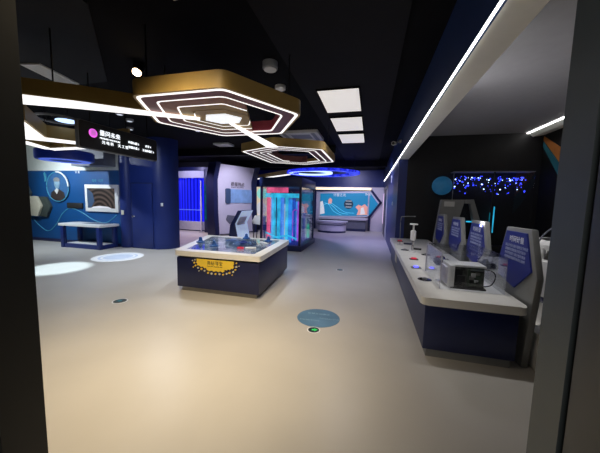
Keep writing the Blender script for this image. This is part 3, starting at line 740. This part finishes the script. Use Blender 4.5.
tag(MB().prism([(.88, 6.05), (1.06, 6.0), (1.08, 6.10), (.90, 6.15)], 'z', .67, .70, .006).build('remote_control', 'rubber'), 'flat black controller lying beside the pump instrument', 'controller')
tag(MB().prism([(.80, 6.75), (.98, 6.72), (.99, 6.84), (.81, 6.86)], 'z', .67, .695, .006).build('remote_control', 'navy_dark'), 'dark blue controller near the far end of the worktop', 'controller')
t = thing('specimen_cube', (1.15, 4.7, .67), 'dark little gadget between the acrylic cover and information boards', 'device')
MB().box(1.05, 1.27, 4.65, 4.85, .67, .75, .01).build('body', 'navy_dark', t)
MB().cyl((1.16, 4.75, .75), (1.16, 4.75, .80), .05, .03).build('lens', 'chrome', t)

# grey arch stand behind the counter
t = thing('arch_stand', (2.0, 7.2, 0), 'tall grey arch stand with a hexagonal cut-out behind the far end of the counter', 'stand')
o = [(1.60, 0), (1.60, .95), (1.76, 1.72), (2.44, 1.74), (2.66, 1.05), (2.66, 0)]
bm_ = MB()
bm_.prism([(1.54, 0), (1.54, .80), (1.64, 1.74), (2.14, 1.75), (2.02, 1.2), (2.10, .8), (2.10, 0)], 'y', 7.15, 7.30)
bm_.prism([(2.14, 1.75), (2.32, 1.76), (2.28, 1.66), (2.14, 1.66)], 'y', 7.15, 7.30)
bm_.prism([(2.32, 1.76), (2.56, 1.05), (2.56, 0), (2.40, 0), (2.40, 1.02), (2.26, 1.66)], 'y', 7.15, 7.30)
bm_.prism([(2.10, .8), (2.40, .8), (2.40, 0), (2.10, 0)], 'y', 7.16, 7.29)
bm_.build('frame', 'grey_panel', t)
MB().box(1.70, 1.92, 7.135, 7.15, 1.58, 1.70).build('label_plate', 'vent_white', t)
MB().box(1.95, 2.10, 7.10, 7.15, 1.08, 1.3, .01).build('screen', 'rubber', t)
MB().box(2.22, 2.34, 7.19, 7.24, 1.22, 1.25).build('light_bar', 'tube_cyan', t)
# planet, star window
t = thing('planet_globe', (1.78, 7.68, 1.78), 'teal blue planet ball mounted on the black alcove wall', 'globe')
MB().sphere((1.74, 7.66, 2.10), .235, u=36, v=20).build('ball', 'planet', t)
MB().cyl((1.75, 7.80, 2.10), (1.75, 7.92, 2.10), .04).build('mount', 'rod', t)
t = thing('star_window', (2.8, 7.8, .6), 'dark glass showcase sprinkled with blue star lights on the black wall', 'showcase')
MB().box(1.98, 3.70, 7.60, 7.92, 2.44, 2.455).box(1.98, 1.99, 7.60, 7.63, .6, 2.44).build('frame', 'grey_panel', t)
MB().box(1.99, 3.70, 7.612, 7.618, .62, 2.44).build('pane', 'glass', t)
MB().box(2.86, 2.885, 7.60, 7.63, .62, 2.44).build('mullion', 'rubber', t)
MB().box(1.98, 3.70, 7.60, 7.92, .55, .62).build('sill', 'rubber', t)
me0 = {}
for k in range(118):
    x = 2.04+random.random()*1.55; zz = 2.36-abs(random.gauss(.0, .20))-.03*random.random()
    if zz < 1.88: continue
    big = random.random()
    m = 'star_white' if big > .88 else 'star_blue'
    r = .007+.014*random.random()**2
    key = (m, round(r, 3))
    yy = 7.72+.14*random.random()
    o = MB().sphere((x, yy, zz), r, u=8, v=6).build('star_light', m, t)
for x, y, z0, z1, m in [(2.98, 7.75, .95, 1.60, 'tube_cyan'), (2.90, 7.76, .9, 1.45, 'tube_cyan_dim'), (2.36, 7.78, 1.1, 1.25, 'tube_cyan_dim')]:
    MB().cyl((x, y, z0), (x, y, z1), .013 if m != 'tube_blue' else .03, seg=10).build('light_tube', m, t)
# white pod seat with slots, box on the floor
t = thing('pod_seat', (2.40, 4.0, 0), 'white curved pod seat with slotted back behind the nearest information board', 'seat')
def lathe_arc(c, prof, a0, a1, n, th):
    b = MB(); rows = []
    for i in range(n+1):
        a = radians(a0+(a1-a0)*i/n); row = []
        for r, zz in prof+[(p[0]-th, p[1]) for p in prof[::-1]]:
            row.append(b.b.verts.new((c[0]+r*cos(a), c[1]+r*sin(a), c[2]+zz)))
        rows.append(row)
    m = len(rows[0])
    for A, B in zip(rows, rows[1:]):
        for k in range(m): b.b.faces.new((A[k], A[(k+1) % m], B[(k+1) % m], B[k]))
    b.b.faces.new(rows[0][::-1]); b.b.faces.new(rows[-1]); return b
pc = (2.40, 4.0, 0)
lathe_arc(pc, [(.20, .42), (.33, .55), (.38, .75), (.385, .98), (.37, 1.0)], 60, 300, 28, .03).build('shell', 'white_paint', t)
lathe_arc(pc, [(.365, 1.12), (.37, 1.18), (.33, 1.23)], 60, 300, 28, .03).build('back_rail', 'white_paint', t)
for a in range(75, 300, 24):
    ca, sa = cos(radians(a)), sin(radians(a))
    MB().cyl((pc[0]+.365*ca, pc[1]+.365*sa, .98), (pc[0]+.355*ca, pc[1]+.355*sa, 1.14), .032, seg=8).build('back_spindle', 'white_paint', t)
MB().lathe([(.28, 0), (.26, .03), (.08, .08), (.07, .42), (.20, .44)], pc, 28).build('pedestal', 'vent_grey', t)
MB().lathe([(.28, 0), (.32, .04), (.32, .08), (.26, .12)], (pc[0], pc[1], .44), 28).build('cushion', 'navy_dark', t)
MB().tube([(pc[0]-.42*cos(radians(a)), pc[1]-.1, 1.08+.40*sin(radians(a))) for a in range(0, 181, 10)], .010).build('hoop', 'slate_hex', t)
for sx in (-.42, .42): MB().cyl((pc[0]+sx, pc[1]-.1, .0), (pc[0]+sx, pc[1]-.1, 1.09), .012, seg=8).build('hoop_post', 'slate_hex', t)
t = thing('floor_box', (1.82, 3.1, 0), 'white plastic box on the floor between the board and the doorway', 'box')
MB().box(1.66, 1.94, 2.98, 3.31, 0, .36, .02).build('body', 'white_paint', t)
MB().box(1.65, 1.95, 2.97, 3.32, .36, .39, .01).build('lid', 'white_paint', t)
MB().tube(smooth_path([(1.76, 3.05, .39), (1.74, 3.02, .50), (1.70, 3.05, .62), (1.69, 3.1, .75)]), .01).build('cord', 'rubber', t)

# ------------------------------------------------------------------ glass tank
t = thing('glass_tank', (-2.8, 9.4, 0), 'tall glass tank with navy frame full of pink, cyan and violet lit tubes', 'showcase')
X0, X1, Y0, Y1 = -3.50, -2.14, 8.35, 10.4
plan = lambda d: [(X0-d, Y0-d), (X1+d, Y0-d), (X1+d, Y1+d), (X0-d, Y1+d)]
MB().prism(plan(.06), 'z', 0, .17, .01).build('base', 'navy', t)
MB().prism(plan(.04), 'z', 2.06, 2.36, .01).build('header', 'navy', t)
for x, y in plan(-.02): MB().box(x-.035, x+.035, y-.035, y+.035, .17, 2.06).build('post', 'navy_dark', t)
MB().box(X0+.06, X1-.06, Y0+.005, Y0+.013, .17, 2.06).build('front_pane', 'glass', t)
MB().box(X1-.013, X1-.005, Y0+.06, Y1-.06, .17, 2.06).build('side_pane', 'glass', t)
MB().box(X0+.005, X0+.013, Y0+.06, Y1-.06, .17, 2.06).build('side_pane', 'glass', t)
MB().box(X0+.06, X1-.06, Y1-.013, Y1-.005, .17, 2.06).build('back_pane', 'glass', t)
MB().box(X0+.10, X0+.85, Y0+.25, Y0+.30, 1.88, 2.05).build('glow_band', 'tube_pink', t)
MB().box(X0+.08, X0+1.24, Y0+.22, Y0+.29, 1.72, 1.86).build('glow_band', 'tube_cyan', t)
MB().box(X0+.12, X1-.12, Y1-.12, Y1-.10, .22, 1.9).build('haze_sheet', 'haze_glow', t)  # glowing sheet added for the hazy background light inside the tank
MB().box(X1-.14, X1-.10, Y0+.35, Y1-.2, 1.62, 1.86).build('glow_band', 'tube_cyan_dim', t)  # glowing strip put in for teal reflections on the side pane
MB().box(X0+.1, X1-.1, Y0+.2, Y1-.2, .17, .22).build('tray', 'tube_deep', t)
tubes = [(.14, .35, .06, 'tube_pink', .22, 1.9), (.24, .45, .05, 'tube_violet', .22, 1.7), (.34, .30, .075, 'tube_cyan', .22, 1.75), (.48, .42, .06, 'tube_cyan', .22, 1.75), (.58, .8, .09, 'tube_white', .22, 1.5), (.64, .34, .065, 'tube_blue', .22, 1.74),
         (.78, .4, .06, 'tube_cyan', .22, 1.72), (.90, .36, .06, 'tube_blue', .22, 1.7), (1.0, .5, .06, 'tube_deep', .22, 1.72), (.95, .9, .08, 'tube_blue', .22, 1.6), (.3, 1.0, .09, 'tube_deep', .22, 1.7), (.7, 1.3, .1, 'tube_blue', .22, 1.65), (1.12, .7, .05, 'tube_violet', .22, 1.6),
         (1.2, 1.2, .05, 'tube_deep', .22, 1.4), (1.15, 1.55, .045, 'tube_white', .22, 1.0), (1.22, 1.75, .05, 'tube_green', .22, .75), (.2, 1.6, .08, 'tube_violet', .22, 1.7)]
for dx, dy, r, m, z0, z1 in tubes:
    MB().cyl((X0+dx, Y0+dy, z0), (X0+dx, Y0+dy, z1), r, seg=16).build('light_tube', m, t)
MB().tube([(X0+1.02, Y0+.3, .3), (X0+1.02, Y0+.3, 1.28), (X0+1.10, Y0+.3, 1.34), (X0+1.18, Y0+.3, 1.28), (X0+1.18, Y0+.3, .3)], .025).build('light_tube', 'tube_violet', t)
MB().tube([(X0+.12, Y0+.14, .55), (X0+.5, Y0+.14, .40), (X0+.9, Y0+.14, .48), (X0+1.2, Y0+.2, .36)], .03).build('light_tube', 'tube_cyan', t)

# ------------------------------------------------------------------ white chevron panel, kiosk, stool
t = thing('chevron_panel', (-6.3, 11.4, 0), 'tall white chevron wall panel with navy ends, black title and blue picture', 'exhibit panel')
pA = Vector((-6.50, 10.62)); pB = Vector((-5.72, 12.45)); E = (pB-pA).normalized(); NN = Vector((E.y, -E.x))  # faces +X -Y
def cpt(u, h, n): q = pA+E*u+NN*n; return Vector((q.x, q.y, h))
prof = [(0.10, .06), (.0, 1.2), (.0, 1.7), (-.02, 2.46), (.22, 3.12)]
def chev(u0, u1, d0, d1, m, name, zpad=0.):
    b = MB(); rows = []
    pr = [(n+d0, h) for n, h in prof]+[(n+d1, h) for n, h in prof[::-1]]
    pr = [(n, max(.0, h+(zpad if h > 3 else -zpad if h < .1 else 0))) for n, h in pr]
    A = [b.b.verts.new(cpt(u0, h, n)) for n, h in pr]; B = [b.b.verts.new(cpt(u1, h, n)) for n, h in pr]
    k = len(pr); b.b.faces.new(A); b.b.faces.new(B[::-1])
    for i in range(k): b.b.faces.new((A[i], A[(i+1) % k], B[(i+1) % k], B[i]))
    return b.build(name, m, t)
LEN = (pB-pA).length
chev(.0, LEN, 0, -.10, 'lilac_white', 'face')
chev(-.22, 0, .06, -.5, 'navy_dark', 'end_frame', .06)
chev(LEN, LEN+.30, .06, -.5, 'navy', 'end_frame', .06)
chev(0, LEN, -.10, -.45, 'navy_dark', 'back')
def flat(name, m, pts, n0, n1):
    b = MB(); A = [b.b.verts.new(cpt(u, h, n0)) for u, h in pts]; B = [b.b.verts.new(cpt(u, h, n1)) for u, h in pts]
    k = len(pts); b.b.faces.new(A); b.b.faces.new(B[::-1])
    for i in range(k): b.b.faces.new((A[i], A[(i+1) % k], B[(i+1) % k], B[i]))
    return b.build(name, m, t)
flat('picture', 'tablet_blue', rounded([(.62, 1.45), (1.98, 1.45), (1.98, 2.08), (.62, 2.08)], .05), .0, .03)
flat('picture_edge', 'tablet_dark', rounded([(.42, 1.42), (.68, 1.42), (.68, 2.1), (.42, 2.1)], .08), .0, .06)
flat('hexagon_badge', 'slate_hex', [(.42, .70), (.60, .50), (.85, .55), (.95, .85), (.50, .90)], .05, .09)
ex = (E.x, E.y, 0)
tl = cpt(.72, 2.30, .03); text('title', '质量热点', .20, 'ink', tl, ex, (0, 0, 1), t)
tl = cpt(.72, 2.17, .03); text('subtitle', 'QUALITY HOT SPOTS', .075, 'ink', tl, ex, (0, 0, 1), t)
t = thing('slanted_kiosk', (-4.4, 8.8, 0), 'navy chevron-shaped kiosk with pale blue face behind the island', 'kiosk')
kp = [(-4.31, 1.25), (-4.19, 1.24), (-4.43, .80), (-4.34, .36), (-4.34, 0), (-4.64, 0), (-4.64, .37), (-4.60, .74)]
MB().prism(kp, 'y', 8.3, 9.25, .006).build('body', 'navy', t)
b = MB()
fp = [(-4.185, 1.235), (-4.425, .80), (-4.335, .36), (-4.335, .02)]
b.prism(fp+[(p[0]+.012, p[1]) for p in fp[::-1]], 'y', 8.34, 9.23); b.build('face', 'kiosk_face', t)
b = MB(); b.prism([(-4.30, 1.03), (-4.42, .82), (-4.415, .80), (-4.40, .74), (-4.385, .74), (-4.40, .80), (-4.285, 1.03)], 'y', 8.42, 9.0); b.build('chart', 'wall_white', t)
t = thing('white_stool', (-4.1, 9.75, 0), 'white shell stool on dark legs behind the slanted kiosk', 'stool')
MB().prism([(-4.35, .72), (-3.98, .66), (-3.92, .98), (-3.98, 1.03), (-4.25, 1.03), (-4.38, .80)], 'y', 9.55, 9.95, .02).build('shell', 'white_paint', t)
for x in (-4.28, -4.02):
    for y in (9.6, 9.9): MB().cyl((x, y, .70), (x+(x+4.15)*.4, y, 0), .02, seg=8).build('leg', 'rubber', t)

# ------------------------------------------------------------------ blue curtain stage
t = thing('curtain_stage', (-8.6, 11.8, 0), 'curved blue lit curtain stage with white bands beyond the navy pillar', 'stage')
def arcwall(r0, r1, z0, z1, m, name, a0=236, a1=297, n=24, c=(-8.6, 14.4)):
    P = [(c[0]+r0*cos(radians(a0+(a1-a0)*i/n)), c[1]+r0*sin(radians(a0+(a1-a0)*i/n))) for i in range(n+1)]
    Q = [(c[0]+r1*cos(radians(a0+(a1-a0)*i/n)), c[1]+r1*sin(radians(a0+(a1-a0)*i/n))) for i in range(n+1)][::-1]
    MB().prism(P+Q, 'z', z0, z1).build(name, m, t)
arcwall(2.70, 2.0, 0, .05, 'navy_dark', 'plinth')
arcwall(2.72, 2.0, .05, .46, 'curtain_white', 'base_band')
arcwall(2.72, 2.4, 2.62, 2.95, 'curtain_white', 'header_band')
arcwall(2.60, 2.4, 2.95, 3.15, 'navy_dark', 'top_band')
# pleated curtain
P = []; Q = []
for i in range(161):
    a = radians(236+61*i/160); r = 2.46+.05*sin(i*1.1); P.append((-8.6+r*cos(a), 14.4+r*sin(a))); Q.append((-8.6+(r-.02)*cos(a), 14.4+(r-.02)*sin(a)))
MB().prism(P+Q[::-1], 'z', .46, 2.62).build('curtain', 'curtain_lit_blue', t)
MB().tube([(-9.4+.12*i, 11.55+.01*i, 1.05) for i in range(13)], .02).build('handrail', 'disc_glow', t)
t = thing('light_pole', (-7.55, 11.1, 0), 'slim pale pole beside the blue curtain stage', 'pole')
MB().cyl((-7.85, 11.4, 0), (-7.85, 11.4, 2.45), .035).build('shaft', 'lilac_white', t)
MB().lathe([(.12, 0), (.12, .02), (.05, .04)], (-7.85, 11.4, 0), 20).build('foot', 'vent_grey', t)
t = thing('dark_cabinet', (-7.35, 11.7, 0), 'dark cabinet with a dim teal screen next to the pale pole', 'cabinet')
MB().box(-7.62, -7.02, 11.3, 11.62, 0, 3.0, .01).build('body', 'navy_dark', t)
MB().box(-7.56, -7.08, 11.285, 11.3, .6, 2.3).build('screen', 'tube_cyan_dim', t)
t = thing('lit_display', (-5.6, 13.6, 0), 'backlit cream and green display case left of the glass tank', 'showcase')
MB().box(-6.05, -5.0, 13.55, 13.9, 0, 2.45, .01).build('cabinet', 'navy', t)
MB().box(-5.98, -5.08, 13.53, 13.55, .45, 2.3).build('picture', 'cab_cream', t)
MB().sphere((-5.6, 13.52, 1.95), .30, (1, .08, 1)).build('green_globe', 'cab_green', t)
MB().box(-6.0, -5.05, 13.50, 13.55, .30, .42).build('ledge', 'cream', t)
MB().sphere((-5.65, 13.52, 1.15), .30, (1, .08, 1.2)).build('picture_shape', 'mural_pale', t)

# ------------------------------------------------------------------ back exhibit
def bx(x): return -2.97+(x-318)*.0552
def bz(x, y): return 2.36-(y-188)*.0560+(x-318)*.0022
t = thing('back_exhibit', (-1.3, 15.7, 0), 'white wall exhibit with navy hexagon outline and lit blue mural at the far end', 'exhibit panel')
MB().box(-3.2, .68, 15.62, 16.0, 0, 2.44).build('wall_panel', 'lilac_white', t)
MB().box(-3.1, .0, 15.50, 15.62, 2.28, 2.40, .01).build('light_sill', 'warm_sill', t)
mu = [(bx(320.5), bz(320, 193.5)), (bx(320.5), bz(320, 216.5)), (bx(369), bz(369, 217)), (bx(369), bz(369, 194))]
MB().prism(mu, 'y', 15.58, 15.62).build('mural', 'mural_cyan', t)
MB().prism([(bx(370.5), bz(370, 193.5)), (bx(379), bz(379, 205)), (bx(370.5), bz(370, 217.5))], 'y', 15.58, 15.62).build('mural_wing', 'mural_cyan', t)
def line(pts, w, m, name, y0, y1):
    b = MB()
    for a, c in zip(pts, pts[1:]):
        a = Vector(a); c = Vector(c); e = (c-a).normalized(); n = Vector((-e.y, e.x))*w/2
        b.prism([tuple(a-n-e*w/4), tuple(c-n+e*w/4), tuple(c+n+e*w/4), tuple(a+n-e*w/4)], 'y', y0, y1)
    return b.build(name, m, t)
line([(bx(315), .05), (bx(315), bz(315, 190)), (bx(371), bz(371, 190.5)), (bx(381.5), bz(381, 204)), (bx(371), bz(371, 218)), (bx(371), .05)], .12, 'navy', 'outline', 15.54, 15.63)
line([(bx(369.7), bz(369, 194)), (bx(369.7), bz(369, 217.5)), (bx(320), bz(320, 217))], .06, 'lilac_white', 'inner_frame', 15.56, 15.64)
# mural shapes
MB().prism([(bx(357), bz(357, 208)), (bx(360), bz(360, 205.5)), (bx(363), bz(363, 207)), (bx(366), bz(366, 205)), (bx(369), bz(369, 208)), (bx(369), bz(369, 216)), (bx(358.5), bz(358, 216)), (bx(360), bz(360, 211))], 'y', 15.565, 15.58).build('orange_shape', 'mural_skin', t)
MB().prism([(bx(362.5), bz(362, 209)), (bx(365), bz(365, 208)), (bx(367), bz(367, 215)), (bx(362), bz(362, 215.5))], 'y', 15.555, 15.565).build('pale_shape', 'mural_pale', t)
MB().prism([(bx(320.5), bz(320, 202)), (bx(323), bz(323, 201)), (bx(324.5), bz(324, 207)), (bx(325.5), bz(325, 214)), (bx(320.5), bz(320, 215))], 'y', 15.565, 15.58).build('pale_shape', 'mural_pale', t)
MB().prism([(bx(329), bz(329, 200)), (bx(331), bz(331, 198)), (bx(333), bz(333, 200)), (bx(332.5), bz(332, 204)), (bx(329), bz(329, 204))], 'y', 15.565, 15.58).build('small_figure', 'mural_skin', t)
MB().cyl((bx(350), 15.58, bz(350, 205)), (bx(350), 15.56, bz(350, 205)), .26, seg=32).build('dark_roundel', 'mural_dark', t)
for zz in (202, 205, 208): MB().box(bx(347), bx(353), 15.552, 15.56, bz(350, zz), bz(350, zz)+.03).build('roundel_line', 'mural_pale', t)
for pts in ([(321, 208), (328, 204), (335, 212), (343, 216)], [(325, 203), (333, 206), (341, 213), (350, 215)], [(330, 202), (339, 208), (347, 213), (356, 214)]):
    MB().tube([(p.x, 15.575, p.y) for p in smooth_path([(bx(x), bz(x, y)) for x, y in pts])], .014, 6).build('light_curve', 'mural_light', t)
text('mural_title', '计量之光', .18, 'mural_pale', (bx(334), 15.57, bz(336, 195.5)), (1, 0, 0), (0, 0, 1), t)
text('mural_title', '探秘', .16, 'mural_pale', (bx(366), 15.57, bz(367, 195.5)), (1, 0, 0), (0, 0, 1), t)
t = thing('wall_counter', (-1.4, 15.4, 0), 'long pale counter under the blue mural of the far exhibit', 'counter')
MB().box(bx(320), bx(369), 15.1, 15.52, .62, .74, .01).build('countertop', 'lilac_white', t)
MB().box(bx(321), bx(368), 15.2, 15.52, .14, .62).build('front', 'slate_hex', t)
MB().box(bx(321), bx(368), 15.22, 15.52, 0, .14).build('plinth', 'navy', t)
t = thing('round_desk', (-1.95, 14.3, 0), 'pale half-round desk standing before the far exhibit', 'desk')
dc = (-1.95, 14.35)
hp_ = lambda r: [(dc[0]+r*cos(radians(a)), dc[1]+r*.75*sin(radians(a))) for a in range(180, 361, 9)]
MB().prism(hp_(.74), 'z', 0, .10).build('plinth', 'navy', t)
MB().prism(hp_(.76), 'z', .10, .54).build('body', 'lilac_white', t)
MB().prism(hp_(.78), 'z', .40, .44).build('band', 'slate_hex', t)
MB().prism(hp_(.84), 'z', .54, .62).build('desktop', 'lilac_white', t)
# door and plates on the blue right wall
d2 = struct(MB().box(.665, .70, 12.6, 14.6, .02, 2.25, .005).build('door_2', 'navy_dark'))
MB().box(.655, .70, 14.62, 14.72, 0, 2.32).box(.655, .70, 12.48, 12.58, 0, 2.32).box(.655, .70, 12.48, 14.72, 2.27, 2.36).build('door_frame', 'vent_white', d2)
tag(MB().box(.655, .70, 15.0, 15.4, .5, 2.1, .005).build('door_light_leak', 'door_glow'), 'pinkish glow strip standing for leaking light at the far end of the blue wall', 'light')  # emissive strip stands in for light leaking at the door frame
tag(MB().box(.68, .70, 9.4, 9.52, 1.55, 1.67, .004).build('wall_switch', 'white_paint'), 'small white switch on the blue wall above the counter end', 'switch')
tag(MB().box(.68, .70, 10.2, 10.5, 2.35, 2.6, .004).build('wall_notice', 'vent_white'), 'small pale notice high on the blue wall under the lamp line', 'sign')

# ------------------------------------------------------------------ lamps
def spot(name, loc, target, power, angle, blend, col, size=.05):
    d = bpy.data.lights.new(name, 'SPOT'); d.energy = power; d.spot_size = radians(angle); d.spot_blend = blend; d.color = col; d.shadow_soft_size = size
    o = bpy.data.objects.new(name, d); COL.objects.link(o); o.location = loc
    o.rotation_euler = (Vector(target)-Vector(loc)).to_track_quat('-Z', 'Y').to_euler()
def area(name, loc, target, power, sx, sy, col):
    d = bpy.data.lights.new(name, 'AREA'); d.energy = power; d.shape = 'RECTANGLE'; d.size = sx; d.size_y = sy; d.color = col
    o = bpy.data.objects.new(name, d); COL.objects.link(o); o.location = loc
    o.rotation_euler = (Vector(target)-Vector(loc)).to_track_quat('-Z', 'Y').to_euler()
WARM = (1., .80, .52); COOL = (.72, .9, 1.)
spot('spot_floor', (-1.65, 1.55, 3.35), (-2.05, 2.75, 0), 560, 88, 1., WARM, .25)
spot('spot_floor_near', (-1.2, 1.6, 3.3), (-1.2, 1.5, 0), 70, 120, 1., WARM, .2)
spot('spot_pool', (-6.75, 4.6, 3.35), (-6.75, 4.42, 0), 900, 24, .5, COOL)
spot('spot_gobo', (-6.5, 5.6, 3.35), (-6.56, 5.78, 0), 260, 22, .3, (.85, .93, 1.))
spot('spot_corridor', (-7.2, 9.8, 3.35), (-7.3, 9.9, 0), 330, 110, .8, (1., .78, .72))
spot('spot_mural', (-9.6, 4.6, 3.3), (-9.2, 7, 1.0), 500, 110, 1., (.85, .95, 1.))
spot('spot_white_wall', (-10.6, 5.2, 2.3), (-10.6, 7, 3.2), 60, 130, 1., (.9, 1., .98))
spot('spot_chevron', (-4.6, 9.6, 3.3), (-6.2, 11.3, 1.6), 330, 75, .8, (.80, .76, 1.))
spot('fill_back', (-1.0, 13.2, 3.3), (-1.2, 15.6, 1.0), 260, 120, .9, (.75, .72, 1.))  # bluish fill added for the back exhibit
spot('fill_back_floor', (-.6, 11.8, 3.3), (-.6, 11.8, 0), 260, 120, 1., (.55, .48, 1.))  # violet fill added over the floor at the back
spot('spot_island', (-2.5, 5.0, 3.35), (-2.5, 4.9, .6), 190, 60, .8, (.9, .95, 1.))
spot('fill_stage', (-8.3, 10.0, 3.3), (-8.6, 11.8, 1.7), 200, 120, .8, (.62, .58, 1.))  # added to lift the white bands of the stage out of the dark
spot('fill_kiosk', (-3.65, 7.7, 3.35), (-4.2, 9.3, .8), 260, 44, .6, (.9, .94, 1.))  # added to brighten the dim kiosk and the white stool
spot('spot_column', (-6.0, 4.8, 3.35), (-6.8, 7.0, 1.4), 130, 80, 1., (.7, .8, 1.))
spot('fill_blue_wall', (-.4, 10.2, 3.35), (.7, 10.6, 1.5), 190, 110, 1., (.55, .6, 1.))  # wash added to make the blue wall show brighter
area('soffit_fill', (1.05, 4.4, 3.0), (2.4, 4.4, 3.4), 26, .1, 6.6, (1., .97, .95))  # unseen area light added to brighten the grey soffit ceiling
spot('fill_left_floor', (-5.0, 5.6, 3.35), (-4.8, 5.2, 0), 420, 135, 1., (.88, .93, 1.), .35)  # unseen fill, added to even out the left floor
spot('fill_mid_floor', (-.5, 5.6, 3.35), (-.5, 5.4, 0), 170, 130, 1., (.92, .91, 1.), .3)  # unseen fill, added for the middle floor
spot('fill_counter', (1.0, 3.5, 3.38), (1.05, 4.3, .6), 105, 95, .9, (1., .98, .95))  # unseen fill, placed so it reaches worktop and board faces
area('rear_fill', (-.3, -2.2, 2.9), (-.6, 2.5, 1.2), 34, 2.0, 1.2, (1., .92, .82))  # unseen light added behind the camera for jambs and gold faces
w = bpy.data.worlds.new('world'); scene.world = w; w.use_nodes = True
w.node_tree.nodes['Background'].inputs['Color'].default_value = (.30, .34, .45, 1)
w.node_tree.nodes['Background'].inputs['Strength'].default_value = .02

scene.view_settings.view_transform = 'Standard'
scene.view_settings.look = 'None'
scene.view_settings.gamma = 1.
scene.view_settings.exposure = 0.
scene.view_settings.use_curve_mapping = False
